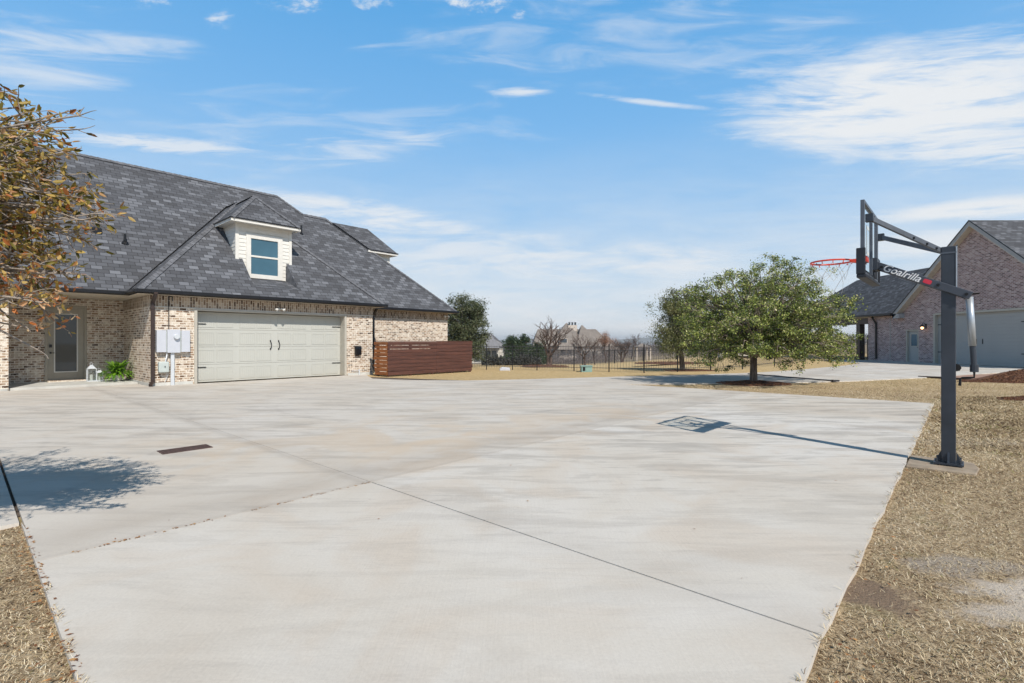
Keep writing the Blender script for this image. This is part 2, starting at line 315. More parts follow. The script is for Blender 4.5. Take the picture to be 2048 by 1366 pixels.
class MB:
    def __init__(s): s.v = []; s.f = []
    def poly(s, pts):
        i = len(s.v); s.v += [tuple(p) for p in pts]; s.f.append(list(range(i, i+len(pts)))); return s
    def box(s, x0, y0, z0, x1, y1, z1):
        x0, x1 = min(x0,x1), max(x0,x1); y0, y1 = min(y0,y1), max(y0,y1); z0, z1 = min(z0,z1), max(z0,z1)
        i = len(s.v)
        s.v += [(x0,y0,z0),(x1,y0,z0),(x1,y1,z0),(x0,y1,z0),(x0,y0,z1),(x1,y0,z1),(x1,y1,z1),(x0,y1,z1)]
        s.f += [[i+a for a in q] for q in ((0,3,2,1),(4,5,6,7),(0,1,5,4),(1,2,6,5),(2,3,7,6),(3,0,4,7))]; return s
    def bar(s, p0, p1, w, h, up=(0,0,1)):              # rectangular bar between two points
        p0, p1 = Vector(p0), Vector(p1); d = (p1-p0).normalized(); upv = Vector(up)
        if abs(d.dot(upv)) > .98: upv = Vector((0,1,0))
        a = d.cross(upv).normalized(); b = a.cross(d).normalized()
        i = len(s.v)
        for p in (p0, p1):
            for sa, sb in ((-1,-1),(1,-1),(1,1),(-1,1)): s.v.append(tuple(p + a*sa*w/2 + b*sb*h/2))
        s.f += [[i+a for a in q] for q in ((0,1,2,3),(7,6,5,4),(0,4,5,1),(1,5,6,2),(2,6,7,3),(3,7,4,0))]; return s
    def prism(s, pts, axis, a, b):                      # polygon in plane, extruded along axis (0,1,2) from a to b
        def mk(p, t):
            q = list(p); q.insert(axis, t); return tuple(q)
        i = len(s.v); n = len(pts)
        s.v += [mk(p, a) for p in pts] + [mk(p, b) for p in pts]
        s.f += [list(range(i, i+n))[::-1], list(range(i+n, i+2*n))]
        s.f += [[i+k, i+(k+1)%n, i+n+(k+1)%n, i+n+k] for k in range(n)]; return s
    def tube(s, pts, radii, n=8, cap=True):
        pts = [Vector(p) for p in pts]
        if isinstance(radii, (int, float)): radii = [radii]*len(pts)
        base = len(s.v); ref = None
        for k, p in enumerate(pts):
            d = (pts[min(k+1, len(pts)-1)] - pts[max(k-1, 0)])
            d = d.normalized() if d.length > 1e-9 else Vector((0,0,1))
            if ref is None: ref = d.orthogonal().normalized()
            ref = (ref - d*ref.dot(d)); ref = ref.normalized() if ref.length > 1e-6 else d.orthogonal().normalized()
            q = d.cross(ref)
            for j in range(n):
                an = 2*math.pi*j/n; s.v.append(tuple(p + (ref*math.cos(an) + q*math.sin(an))*radii[k]))
        for k in range(len(pts)-1):
            for j in range(n):
                a = base+k*n+j; b_ = base+k*n+(j+1)%n; s.f.append([a, b_, b_+n, a+n])
        if cap: s.f.append([base+j for j in range(n)][::-1]); s.f.append([base+(len(pts)-1)*n+j for j in range(n)])
        return s
    def lathe(s, c, prof, n=16):
        return s.tube([Vector((c[0], c[1], c[2]+z)) for r, z in prof], [r for r, z in prof], n)
    def build(s, name, mat, parent=None, frame='W', org=(0,0,0), bevel=0, smooth=False, fixn=True):
        if parent is not None: frame, org = origins[parent.name]
        me = bpy.data.meshes.new(name)
        ox, oy, oz = org
        me.from_pydata([(x-ox, y-oy, z-oz) for x, y, z in s.v], [], s.f); me.update()
        if fixn:
            bm = bmesh.new(); bm.from_mesh(me); bmesh.ops.recalc_face_normals(bm, faces=bm.faces); bm.to_mesh(me); bm.free()
        autouv(me); me.materials.append(M[mat])
        o = bpy.data.objects.new(name, me); col.objects.link(o)
        origins[o.name] = (frame, org)
        if parent is not None: o.parent = parent
        else: place(o, frame, org)
        if bevel:
            md = o.modifiers.new('bevel', 'BEVEL'); md.width = bevel; md.segments = 2; md.limit_method = 'ANGLE'; md.angle_limit = R(40)
        if smooth:
            for p in me.polygons: p.use_smooth = True
        return o
def npmesh(name, V, Fq, rnd, mat, parent=None, frame='W', org=(0,0,0), k=4):
    """V (n,3) vertices, Fq (m,k) faces, rnd (m,) random value per face"""
    if parent is not None: frame, org = origins[parent.name]
    me = bpy.data.meshes.new(name)
    V = V - np.array(org); m = len(Fq)
    me.vertices.add(len(V)); me.vertices.foreach_set('co', V.astype('f').ravel())
    me.loops.add(m*k); me.loops.foreach_set('vertex_index', Fq.astype('i').ravel())
    me.polygons.add(m); me.polygons.foreach_set('loop_start', np.arange(0, m*k, k, dtype='i'))
    try: me.polygons.foreach_set('loop_total', np.full(m, k, 'i'))
    except Exception: pass
    me.update(calc_edges=True)
    at_ = me.attributes.new('rnd', 'FLOAT', 'FACE'); at_.data.foreach_set('value', rnd.astype('f'))
    me.materials.append(M[mat])
    o = bpy.data.objects.new(name, me); col.objects.link(o); origins[o.name] = (frame, org)
    if parent is not None: o.parent = parent
    else: place(o, frame, org)
    return o
def leafquads(C, size, aspect=.5, dirs=None, flat=0.0):
    """diamond leaves at centres C"""
    n = len(C); size = np.broadcast_to(size, n)
    d = rng.normal(size=(n, 3)) if dirs is None else dirs + rng.normal(size=(n,3))*.5
    if flat: d[:,2] *= (1-flat)
    d /= np.linalg.norm(d, axis=1)[:,None]
    r = rng.normal(size=(n, 3)); s = np.cross(d, r); s /= np.linalg.norm(s, axis=1)[:,None]
    L = (size/2)[:,None]; W = L*aspect
    nn = np.cross(d, s)
    V = np.stack([C-d*L, C+s*W-d*L*.1+nn*W*.25, C+d*L, C-s*W-d*L*.1+nn*W*.25], 1).reshape(-1, 3)
    Fq = np.arange(n*4).reshape(n, 4)
    return V, Fq

# ------------------------------------------------------------------ ground
def zter(x, y):
    y0 = 27 + max(0, x-8)*1.6
    t = max(0, y-y0)
    z = -.04*t if t < 160 else -6.4-.006*(t-160)
    return max(z, -14)
def ground():
    xs = sorted(set([-3000,-1500,-800,-400,-200,-120,-80,-60,-45] + [x for x in range(-36, 46, 2)] + [50,60,80,120,200,400,800,1500,3000]))
    ys = sorted(set([-200,-60,-30,-15,-6,0,4,8,12,16,20] + [y for y in range(22, 60, 2)] + [65,75,90,110,130,150,170,190,220,300,400,600,1000,2000,4000]))
    V = []; Fc = []
    for y in ys:
        for x in xs:
            V.append((x, y, zter(x, y)-.03))
    nx = len(xs)
    for j in range(len(ys)-1):
        for i in range(nx-1): Fc.append([j*nx+i, j*nx+i+1, (j+1)*nx+i+1, (j+1)*nx+i])
    mb = MB(); mb.v = V; mb.f = Fc
    o = mb.build('lawn', 'lawn'); tag(o, kind='structure')
ground()
# the concrete: court, apron and drive as one sheet of slabs
far_edge = [(745,757.5),(790,759.5),(850,761),(930,761.5),(1030,759.5),(1140,756.5),(1240,753.5),(1330,751.5),(1420,749),(1500,746),(1580,741.5),(1640,736),(1690,731.5),(1722,727)]
near_edge = [(1250,769.5),(1300,768.5),(1380,767.8),(1447,766.5),(1550,765.3),(1640,764),(1700,762.3),(1754,759.8),(1820,756.8),(1881,753.5),(1940,749.5),(2000,745.5)]
P = []
c0 = h2w(.33, 5.4); P += [h2w(.33, -4), h2w(14.8, .52-4.6) if False else h2w(.33,-4)]
P = [h2w(.33, -6), h2w(5, -6), h2w(5, .5), h2w(14.8, .52)]
P = [h2w(.33, .5)]
for k in range(1, 60): P.append(h2w(.33+k*14.47/60, .5+.006*math.sin(k*2.1)+.005*math.sin(k*5.3)+random.uniform(-.004,.004)))
P += [h2w(14.8, .52), h2w(14.75, 6.5)]
for p in near_edge: P.append(gd(*p))
P += [Vector((24, 21.6, 0)), Vector((27.3, 21.4, 0)), Vector((27.3, 37.6, 0)), Vector((24, 38.5, 0))]
for p in far_edge[::-1]: P.append(gd(*p))
P += [h2w(11.6, 18.85), h2w(11.5, 18.95), h2w(4.0, 18.95), h2w(4.0, 20.1), h2w(-14, 20.1), h2w(-14, 5.42), h2w(.33, 5.42)]
bm = bmesh.new()
from mathutils.geometry import delaunay_2d_cdt
cv, _e, cf, *_r = delaunay_2d_cdt([Vector((p.x, p.y)) for p in P], [], [list(range(len(P)))], 1, 1e-5)
bv_ = [bm.verts.new((v.x, v.y, 0)) for v in cv]
for fc in cf: bm.faces.new([bv_[i] for i in fc])
g = .006
def cut(pt, dirv, g=g, cond=lambda c: True):
    n = Vector((-dirv[1], dirv[0], 0)).normalized(); pt = Vector((*pt, 0))
    for s in (-g, g):
        bmesh.ops.bisect_plane(bm, geom=bm.verts[:]+bm.edges[:]+bm.faces[:], plane_co=pt+n*s, plane_no=n)
    dl = [f for f in bm.faces if abs((f.calc_center_median()-pt).dot(n)) < g*.99 and cond(f.calc_center_median())]
    bmesh.ops.delete(bm, geom=dl, context='FACES')
ud, vd = (CA, SA), (-SA, CA)
def hv(u, v): p = h2w(u, v); return (p.x, p.y)
cut(hv(0, 4.38), ud, .005, lambda c: w2h(c.x, c.y)[0] < 3.2); cut(hv(0, 4.38), ud, .0035, lambda c: w2h(c.x, c.y)[0] > 3.0)
cut(hv(2.76, 0), vd, .007, lambda c: w2h(c.x, c.y)[1] < 4.4); cut(hv(2.76, 0), vd, .0025, lambda c: w2h(c.x, c.y)[1] > 4.3)
cut(hv(0, 9.6), ud, .003); cut(hv(0, 14.4), ud, .003)
cut(hv(.33, 0), vd, .012, lambda c: w2h(c.x, c.y)[1] > 5.3 and w2h(c.x, c.y)[1] < 9.7)
cut(hv(8.6, 0), vd, .003, lambda c: w2h(c.x, c.y)[1] > 4.4)
cut((14.5, 0), (0, 1), .005); cut((0, 27.5), (1, 0), .004, lambda c: c.x > 14)
#bmesh.ops.dissolve_limit(bm, angle_limit=R(.5), verts=bm.verts[:], edges=bm.edges[:], use_dissolve_boundaries=False)
# thickness
ret = bmesh.ops.extrude_face_region(bm, geom=bm.faces[:])
for v in [e for e in ret['geom'] if isinstance(e, bmesh.types.BMVert)]: v.co.z -= .14
bmesh.ops.recalc_face_normals(bm, faces=bm.faces)
me = bpy.data.meshes.new('driveway'); bm.to_mesh(me); bm.free(); me.materials.append(M['concrete'])
o = bpy.data.objects.new('driveway', me); col.objects.link(o); tag(o, kind='structure')
mb = MB(); mb.poly([h2w(.5, .7, -.022), h2w(14.6, .7, -.022), h2w(14.6, 6.5, -.022), h2w(11, 17.9, -.022), h2w(-13, 17.9, -.022), h2w(-13, 5.7, -.022), h2w(.5, 5.7, -.022)])
tag(mb.build('joint_soil', 'soil'), kind='structure')
# court pad under the goal post
mb = MB().prism([(7.25,-.1),(7.6,-.13),(7.9,-.08),(7.93,.49),(7.2,.49)], 2, -.1, -.006)
tag(mb.build('post_pad', 'dust', frame='H', bevel=.01), kind='structure')

# near grass
def inside(Pp, x, y):
    r = np.zeros(len(x), bool); n = len(Pp)
    for i in range(n):
        x1, y1 = Pp[i].x, Pp[i].y; x2, y2 = Pp[(i+1)%n].x, Pp[(i+1)%n].y
        c = ((y1 > y) != (y2 > y)) & (x < (x2-x1)*(y-y1)/(y2-y1+1e-12)+x1); r ^= c
    return r
def blades(n, xr, yr, L0, name, label, keep, dens=None):
    x = rng.uniform(*xr, n); y = yr[0] + (yr[1]-yr[0])*rng.uniform(0, 1, n)**1.7
    k = keep(x, y); x, y = x[k], y[k]; n = len(x)
    s = np.clip(y/5, .75, 1.7)
    L = L0*rng.uniform(.4, 1.3, n)*s; an = rng.uniform(0, 2*np.pi, n); tilt = rng.uniform(.05, .75, n)
    nf = 5
    patch = np.sin(x*2.1+np.cos(y*1.7)*1.4)*np.cos(y*2.3-x*.8)
    d = np.stack([np.cos(an)*np.cos(tilt), np.sin(an)*np.cos(tilt), np.sin(tilt)], 1)
    sd = np.stack([-np.sin(an), np.cos(an), np.zeros(n)], 1)*(.0012*s*rng.uniform(.6,1.9,n))[:,None]
    u_ = CA*x+SA*y; v_ = -SA*x+CA*y; onslab = (v_ > .495) & (u_ > .33) & (u_ < 14.82)
    B = np.stack([x, y, np.where(onslab & (name == 'grass') & (x > -2.7), .001, -.032)], 1)
    mid = B + d*(L*.55)[:,None] + sd*2*rng.uniform(-1,1,n)[:,None]; tip = B + d*L[:,None]*np.array([1,1,.75]) + sd*4*rng.uniform(-1,1,n)[:,None]
    V = np.stack([B-sd, B+sd, mid+sd, tip, mid-sd], 1).reshape(-1, 3)
    Fq = np.arange(n*5).reshape(n, 5)
    rn = np.clip(rng.uniform(0, 1, n)*.8 + patch*.16 + .06 + rng.normal(0,.03,n), 0, .9); gr = rng.uniform(0,1,n) < np.clip(.04+.75*(np.sin(x*1.3+y*.9+np.sin(y*3)*.8)*np.sin(y*1.9-x*.6)-.62), .02, .6)
    rn[gr] = rng.uniform(.93, 1, gr.sum())
    o = npmesh(name, V, Fq, rn, 'blades', k=5); tag(o, label, 'grass', kind='stuff')
def bare(x, y):
    m = np.zeros(len(x), bool)
    for cx, cy, rx, ry in ((3.3, 2.85, .75, .22), (3.1, 2.62, .9, .16), (2.0, 2.82, .28, .24)):
        d = ((x-cx)/rx)**2 + ((y-cy)/ry)**2 + .35*np.sin(x*17+np.sin(y*13)*2)
        m |= d < rng.uniform(.5, 1.5, len(x))
    return m & (rng.uniform(0, 1, len(x)) < .93)
def keepR(x, y):
    u = CA*x + SA*y; v = -SA*x + CA*y
    edge = .5 + .012*np.sin(u*7) + .014*np.sin(u*19+1) + .01*np.sin(u*47) + rng.exponential(.007, len(u))*(rng.uniform(0,1,len(u)) < .5)
    pad = (u > 7.22) & (u < 7.9) & (v > -.08) & (rng.uniform(0, 1, len(u)) < .93)
    return (v < edge) & (x < 1.15*y+.6) & ~bare(x, y) & ~pad & (y > 1.6)
blades(560000, (.8, 14), (1.7, 13), .052, 'grass', 'matted dry tan grass beside the concrete court', keepR)
def keepL(x, y):
    u = CA*x + SA*y; v = -SA*x + CA*y
    return (u < .335 + .018*np.sin(v*15) + rng.exponential(.006, len(u))*(rng.uniform(0,1,len(u)) < .4)) & (v < 5.42) & (x > -1.15*y-.6)
blades(110000, (-5, -1), (1.7, 4.2), .045, 'grass', 'brown leaf-strewn grass patch left of the concrete', keepL)
isl = [h2w(14.82,.5), h2w(14.77,6.5)] + [gd(*p) for p in near_edge] + [Vector((24,21,0)), Vector((24,12,0)), h2w(16,-3), h2w(14.8,-3)]
blades(150000, (3, 17), (10.5, 21.5), .028, 'grass', 'thin golden grass of the island around the oak', lambda x, y: inside(isl, x, y) & (x < 1.1*y))
# fallen leaves along the edges and joints
C = []
for i in range(2200):
    t = random.random()
    if t < .17: u, v = .33-abs(random.gauss(0,.05))+.03, random.uniform(.8, 5.3)
    elif t < .215: u, v = random.uniform(.5, 2.8), 4.38+random.gauss(0,.012)
    elif t < .86: u, v = random.uniform(-2.5, .3), random.uniform(1.5, 5.3)
    elif t < .985: u, v = random.uniform(1, 14), .5-abs(random.gauss(0,.15))
    else: u, v = random.uniform(.5, 9), random.uniform(.6, 9)
    p = h2w(u, v); C.append((p.x, p.y, .006 if (u > .33 and v > .5) else .004))
C = np.array(C); V, Fq = leafquads(C, rng.uniform(.015, .035, len(C)), .5, flat=.85)
V[:,2] = np.abs(V[:,2]-.006)*.5+.004
tag(npmesh('leaf_litter', V, Fq, rng.uniform(0,1,len(C)), 'litter'), 'scattered brown oak leaves blown along the concrete edge', 'leaves', kind='stuff')

def mound(name, c, rx, ry, h, label, rot=0, chips=900, cs=.05):
    n = 28; mb = MB(); ring = []
    V = [(c[0], c[1], h)]; Fc = []
    for k in range(1, 9):
        for j in range(n):
            a = 2*math.pi*j/n; wv = 1+.12*math.sin(3*a+c[0])+.07*math.sin(7*a+c[1])
            r = k/8*wv; x = r*rx*math.cos(a); y = r*ry*math.sin(a)
            z = h*(math.cos(min(1, k/8)*math.pi)+1)/2 + random.uniform(-.02,.02)*(k < 8)*min(1,h*4)
            V.append((c[0]+x*math.cos(rot)-y*math.sin(rot), c[1]+x*math.sin(rot)+y*math.cos(rot), z-(.05 if k == 8 else 0)))
    for j in range(n): Fc.append([0, 1+j, 1+(j+1)%n])
    for k in range(7):
        for j in range(n): a = 1+k*n; Fc.append([a+j, a+n+j, a+n+(j+1)%n, a+(j+1)%n])
    mb.v = V; mb.f = Fc
    o = mb.build(name, 'mulch', org=(c[0], c[1], 0), smooth=True); tag(o, label, 'mulch', kind='stuff')
    if chips:
        rr = np.sqrt(rng.uniform(0, 1.1, chips)); a = rng.uniform(0, 2*np.pi, chips)
        x = rr*rx*np.cos(a); y = rr*ry*np.sin(a); z = h*(np.cos(np.minimum(1, rr)*np.pi)+1)/2+.015
        C = np.stack([c[0]+x*math.cos(rot)-y*math.sin(rot), c[1]+x*math.sin(rot)+y*math.cos(rot), z], 1)
        V, Fq = leafquads(C, rng.uniform(.5, 1.4, chips)*cs, .35, flat=.5)
        q = npmesh('bark_chips', V, Fq, rng.uniform(0,1,chips), 'chips', parent=o)
mound('mulch_bed', (8.06, 16.75), 1.15, .75, .09, 'dark mulch ring around the trunk of the big oak', chips=2500)
mound('mulch_bed', (18.5, 17.9), 2.5, .85, .4, 'red brown mulch mound beside the brick border at the right edge', .1, chips=6000, cs=.06)
mound('mulch_bed', (13.0, 12.1), 1.15, .5, .13, 'small mulch patch in the lawn at the right edge', chips=1500)
mound('mulch_bed', (8.6, 24.4), 1.3, .6, .05, 'mulch ring around the trunk of the smaller oak', chips=700)
p = at(1345, 729, 33); mound('mulch_bed', (p.x, 33), 2.4, 1.6, .06, 'reddish mulch bed behind the iron fence', chips=800, cs=.08)
p = at(1085, 734, 29); mound('mulch_bed', (p.x, 29), 1.4, .8, .05, 'dark mulch bed under the bare tree behind the fence', chips=500)
# brick border strip near the right garage drive
mb = MB().prism([(16.3,19.7),(16.75,18.3),(19.5,19.3),(21.5,21.85),(19.4,21.05),(17.05,19.8)], 2, -.04, .012)
tag(mb.build('brick_border', 'paverbrick'), kind='structure')
pts = [(14.6,19.75,.0),(14.85,18.9,.02),(15.1,18.15,.02),(15.25,17.5,.02)]
mb = MB().tube([(x+1.6, y+.2, z) for x, y, z in pts], .035, 6)
tag(mb.build('edging', 'brown'), 'dark metal lawn edging beside the brick border', 'edging')

# ------------------------------------------------------------------ the near house
house = thing('brick_house', 'tan brick house with grey shingle roof, dormer and wide garage door', 'house', 'H', (4.03, 18.9, 0))
Z0 = 2.98
w = MB()
T = .22; ZT = 2.9
w.box(4.03, 18.9, -.4, 5.24, 19.12, ZT); w.box(10.74, 18.9, -.4, 11.97, 19.12, ZT); w.box(5.24, 18.9, 2.49, 10.74, 19.12, ZT)
w.box(4.03, 19.12, -.4, 4.25, 22.6, ZT)
w.box(11.75, 19.12, -.4, 11.97, 20.2, ZT)
w.box(11.75, 20.2, -.4, 17.3, 20.42, ZT)
w.box(17.08, 20.42, -.4, 17.3, 29, ZT); w.box(-8.6, 29, -.6, 17.3, 29.22, ZT); w.box(-8.6, 20.42, -.4, -8.38, 29, ZT)
w.box(-8.6, 20.2, -.4, .97, 20.42, ZT); w.box(.75, 20.42, -.4, .97, 22.6, ZT)
w.box(.75, 22.6, -.4, 1.93, 22.82, ZT); w.box(3.0, 22.6, -.4, 4.25, 22.82, ZT); w.box(1.93, 22.6, 2.62, 3.0, 22.82, ZT)
w.build('wall', 'brick', house)
s_ = MB().box(4.02, 18.885, 2.52, 11.985, 18.9, 2.855).box(11.985, 20.185, 2.52, 17.315, 20.2, 2.855).box(4.015, 18.9, 2.52, 4.03, 22.58, 2.855).box(11.97, 18.9, 2.52, 11.985, 20.185, 2.855)
s_.build('soldier_course', 'soldier', house)
MB().box(4.02, 18.87, 2.495, 11.99, 18.9, 2.517).build('lintel_ledge', 'ceramic', house)
for q_ in ((4.0, 18.875, -.2, 5.2, 18.9, .1), (10.8, 18.875, -.2, 11.99, 18.9, .1), (4.005, 18.9, -.2, 4.03, 22.6, .1), (11.97, 20.175, -.2, 17.32, 20.2, .1), (-8, 20.175, -.2, .95, 20.2, .06)): MB().box(*q_).build('foundation', 'foundation', house)
MB().poly([(-9,19.82,2.87),(17.58,19.82,2.87),(17.58,29.4,2.87),(-9,29.4,2.87)]).build('soffit', 'tan', house)
MB().poly([(3.65,18.52,2.864),(12.31,18.52,2.864),(12.31,20.3,2.864),(3.65,20.3,2.864)]).build('soffit', 'tan', house)
MB().box(.97, 20.3, -.3, 4.0, 22.6, .055).build('porch_floor', 'foundation', house, bevel=.01)
# roofs: planes given by plan polygons
def slope(mb, pts, zf):
    pp = [(u, v, zf(u, v)) for u, v in pts]
    mb.poly(pp)
rf = MB()
fA = lambda u, v: Z0+(v-19.8)
slope(rf, [(-9,19.8),(17.6,19.8),(12.8,24.6),(11.6,24.6),(10.7,25.5),(-3.3,25.5)], fA)
slope(rf, [(10.7,25.5),(11.6,24.6),(16.4,29.4),(16.4,31.2)], lambda u, v: Z0+16.4-u)
slope(rf, [(17.6,19.8),(17.6,29.4),(12.8,24.6)], lambda u, v: Z0+17.6-u)
slope(rf, [(11.6,24.6),(12.8,24.6),(17.6,29.4),(16.4,29.4)], lambda u, v: Z0+29.4-v)
slope(rf, [(-3.3,25.5),(10.7,25.5),(16.4,31.2),(-9,31.2)], lambda u, v: Z0+31.2-v)
slope(rf, [(-9,19.8),(-3.3,25.5),(-9,31.2)], lambda u, v: Z0+u+9)
fW = lambda u, v: Z0+(v-18.5)
a0, a1 = 7.13, 8.76; b0, b1 = 18.9, 20.03
hipL = lambda u: 18.5+(u-3.63); hipR = lambda u: 18.5+(12.33-u)
slope(rf, [(3.63,18.5),(a0,18.5),(a0,hipL(a0))], fW)
slope(rf, [(a1,18.5),(12.33,18.5),(a1,hipR(a1))], fW)
slope(rf, [(a0,18.5),(a1,18.5),(a1,b0),(a0,b0)], fW)
slope(rf, [(a0,b1),(a1,b1),(a1,hipR(a1)),(7.98,22.85),(a0,hipL(a0))], fW)
slope(rf, [(3.63,19.8),(3.63,18.5),(7.98,22.85),(7.98,24.15)], lambda u, v: Z0+u-3.63)
slope(rf, [(12.33,18.5),(12.33,19.8),(7.98,24.15),(7.98,22.85)], lambda u, v: Z0+12.33-u)
ro = rf.build('roof', 'shingle', house, fixn=False)
# well in front of the dormer window
wl = MB(); zb = 3.8
wl.poly([(a0,b0,fW(0,b0)),(a1,b0,fW(0,b0)),(a1,b1,zb),(a0,b1,zb)])
wl.build('window_well', 'shingle', ro, fixn=False)
ck = MB(); ck.poly([(a0,b0,fW(0,b0)),(a0,b1,fW(0,b1)),(a0,b1,zb)]); ck.poly([(a1,b0,fW(0,b0)),(a1,b1,fW(0,b1)),(a1,b1,zb)])
ck.build('well_cheek', 'hipcap', ro, fixn=False)
# hip and ridge caps
def caps(mb, p0, p1, w=.16, t=.025, step=.2):
    p0, p1 = Vector(p0), Vector(p1); n = max(1, int((p1-p0).length/step)); d = (p1-p0)/n
    side = d.cross(Vector((0,0,1))).normalized(); 
    for i in range(n):
        a = p0+d*i; b_ = p0+d*(i+1)*1.0+d*.15
        for s in (-1, 1):
            e = side*s*w; dz = Vector((0,0,-w*.62 if abs(d.normalized().z) > .2 else -w*.95))
            mb.poly([a+Vector((0,0,t+.018)), b_+Vector((0,0,t)), b_+e+dz+Vector((0,0,t)), a+e+dz+Vector((0,0,t+.018))])
cp = MB()
for p0, p1 in (((-3.3,25.5,8.68),(10.7,25.5,8.68)), ((17.6,19.8,Z0),(12.8,24.6,7.78)), ((12.8,24.6,7.78),(11.6,24.6,7.78)), ((11.6,24.6,7.78),(10.7,25.5,8.68)), ((3.63,18.5,Z0),(7.98,22.85,7.33)), ((12.33,18.5,Z0),(7.98,22.85,7.33)), ((7.98,22.85,7.33),(7.98,24.15,7.33))):
    cp = MB(); caps(cp, p0, p1, .13); cp.build('ridge_cap', 'hipcap', ro, fixn=False)
MB().tube([(3.66,19.83,Z0+.03),(7.98,24.15,7.36)], .035, 6).build('valley_flashing', 'black', ro)
# gutters
gt = MB()
gt.box(.0, 19.7, 2.885, 3.66, 19.82, 3.0); gt.box(-9, 19.7, 2.885, 0, 19.82, 3.0); gt.box(3.53, 18.52, 2.885, 3.65, 19.82, 3.0); gt.box(3.53, 18.4, 2.885, 12.43, 18.52, 3.0)
gt.box(12.31, 18.52, 2.885, 12.43, 19.7, 3.0); gt.box(12.31, 19.7, 2.875, 17.7, 19.82, 2.99); gt.box(17.58, 19.82, 2.875, 17.7, 29.4, 2.99)
gt.build('gutter', 'black', house, bevel=.02)
def downspout(u, v, zt, wv, mat='brown', kick=(-.16, 0)):
    mb = MB(); mb.bar((u, v-.06-wv, zt), (u, v-.06, zt-.3), .1, .07); mb.box(u-.05, v-.1, .1, u+.05, v-.02, zt-.28)
    mb.bar((u, v-.06, .14), (u+kick[0]*.6, v-.25, .04), .1, .07)
    mb.box(u-.06, v-.11, zt-.5, u+.06, v-.005, zt-.42)
    return mb
downspout(4.08, 18.87, 2.9, .42).build('downspout', 'brown', house, bevel=.008)
downspout(12.78, 20.17, 2.9, .3, 'black', (0,0)).build('downspout', 'black', house, bevel=.008)
MB().tube([(4.52,18.86,2.84),(4.52,18.86,1.78)], .012, 6).tube([(4.52,18.86,2.84),(4.62,18.86,2.84),(4.62,18.86,2.7)], .016, 6).build('service_cable', 'black', house)
# garage opening trim and door
MB().box(5.24, 18.87, 0, 5.33, 19.34, 2.49).box(10.65, 18.87, 0, 10.74, 19.34, 2.49).box(5.33, 18.87, 2.43, 10.65, 19.34, 2.49).build('garage_frame', 'trim', house, bevel=.006)
gd_ = MB()
for k in range(4): gd_.box(5.33, 19.250, .015+k*.6, 10.65, 19.300, .015+k*.6+.594)
gdoor = gd_.build('garage_door', 'garage', house, bevel=.004)
pn = MB(); pw = 5.32; 
for k in range(4):
    zb_ = .015+k*.6+.07; zt_ = zb_+.44
    for gi in range(4):
        for pi in range(2):
            x0 = 5.33+pw*(gi/4)+.1+pi*.585; x1 = x0+.53
            # raised moulding round a field of fine vertical boards
            pn.box(x0, 19.238, zb_, x1, 19.250, zb_+.03).box(x0, 19.238, zt_-.03, x1, 19.250, zt_).box(x0, 19.238, zb_+.03, x0+.03, 19.250, zt_-.03).box(x1-.03, 19.238, zb_+.03, x1, 19.250, zt_-.03)
            for q in range(7):
                xa = x0+.03+q*(.47/7); pn.box(xa+.004, 19.244, zb_+.03, xa+.47/7-.004, 19.250, zt_-.03)
pn.build('door_panelling', 'garage', gdoor, bevel=.006)
for zc in (.52, 2.0):
    for s, x in ((1, 5.33), (-1, 10.65)):
        h_ = MB(); h_.box(x, 19.220, zc-.014, x+s*.33, 19.232, zc+.014); h_.prism([(x+s*.33-.0, zc-.02), (x+s*.37, zc), (x+s*.33, zc+.02), (x+s*.30, zc)], 1, 19.220, 19.232)
        h_.build('strap_hinge', 'black', gdoor)
for x, s in ((7.83, 1), (8.13, 1)):
    h_ = MB().tube([(x,19.240,1.42),(x+.005,19.190,1.38),(x+.025,19.170,1.27),(x+.005,19.190,1.16),(x,19.240,1.12)], [.018,.013,.014,.013,.018], 8)
    h_.box(x-.02, 19.220, 1.39, x+.02, 19.230, 1.45).box(x-.02, 19.220, 1.09, x+.02, 19.230, 1.15)
    h_.build('pull_handle', 'black', gdoor)
# porch door
MB().box(1.93, 22.56, .05, 2.0, 22.7, 2.62).box(2.93, 22.56, .05, 3.0, 22.7, 2.62).box(2.0, 22.56, 2.54, 2.93, 22.7, 2.62).build('door_frame', 'doortrim', house, bevel=.006)
dr = MB().box(2.0, 22.62, .1, 2.16, 22.67, 2.54).box(2.77, 22.62, .1, 2.93, 22.67, 2.54).box(2.16, 22.62, .1, 2.77, 22.67, .36).box(2.16, 22.62, 2.34, 2.77, 22.67, 2.54)
door = dr.build('door', 'doortrim', house, bevel=.006)
MB().box(2.16, 22.64, .36, 2.77, 22.65, 2.34).build('door_glass', 'doorglass', door)
MB().box(2.16, 22.605, .36, 2.19, 22.64, 2.34).box(2.74, 22.605, .36, 2.77, 22.64, 2.34).box(2.19, 22.605, .36, 2.74, 22.64, .39).box(2.19, 22.605, 2.31, 2.74, 22.64, 2.34).build('glazing_bead', 'white', door)
MB().box(2.04, 22.58, 1.2, 2.11, 22.62, 1.3).build('deadbolt', 'black', door)
MB().tube([(2.075,22.62,1.02),(2.075,22.56,1.02),(2.075,22.55,1.02)], [.03,.03,.025], 10).bar((2.075,22.56,1.02),(2.17,22.56,1.02),.015,.02).build('door_handle', 'black', door)
MB().box(1.98, 22.3, .055, 2.95, 22.6, .1).build('door_step', 'brick', house)
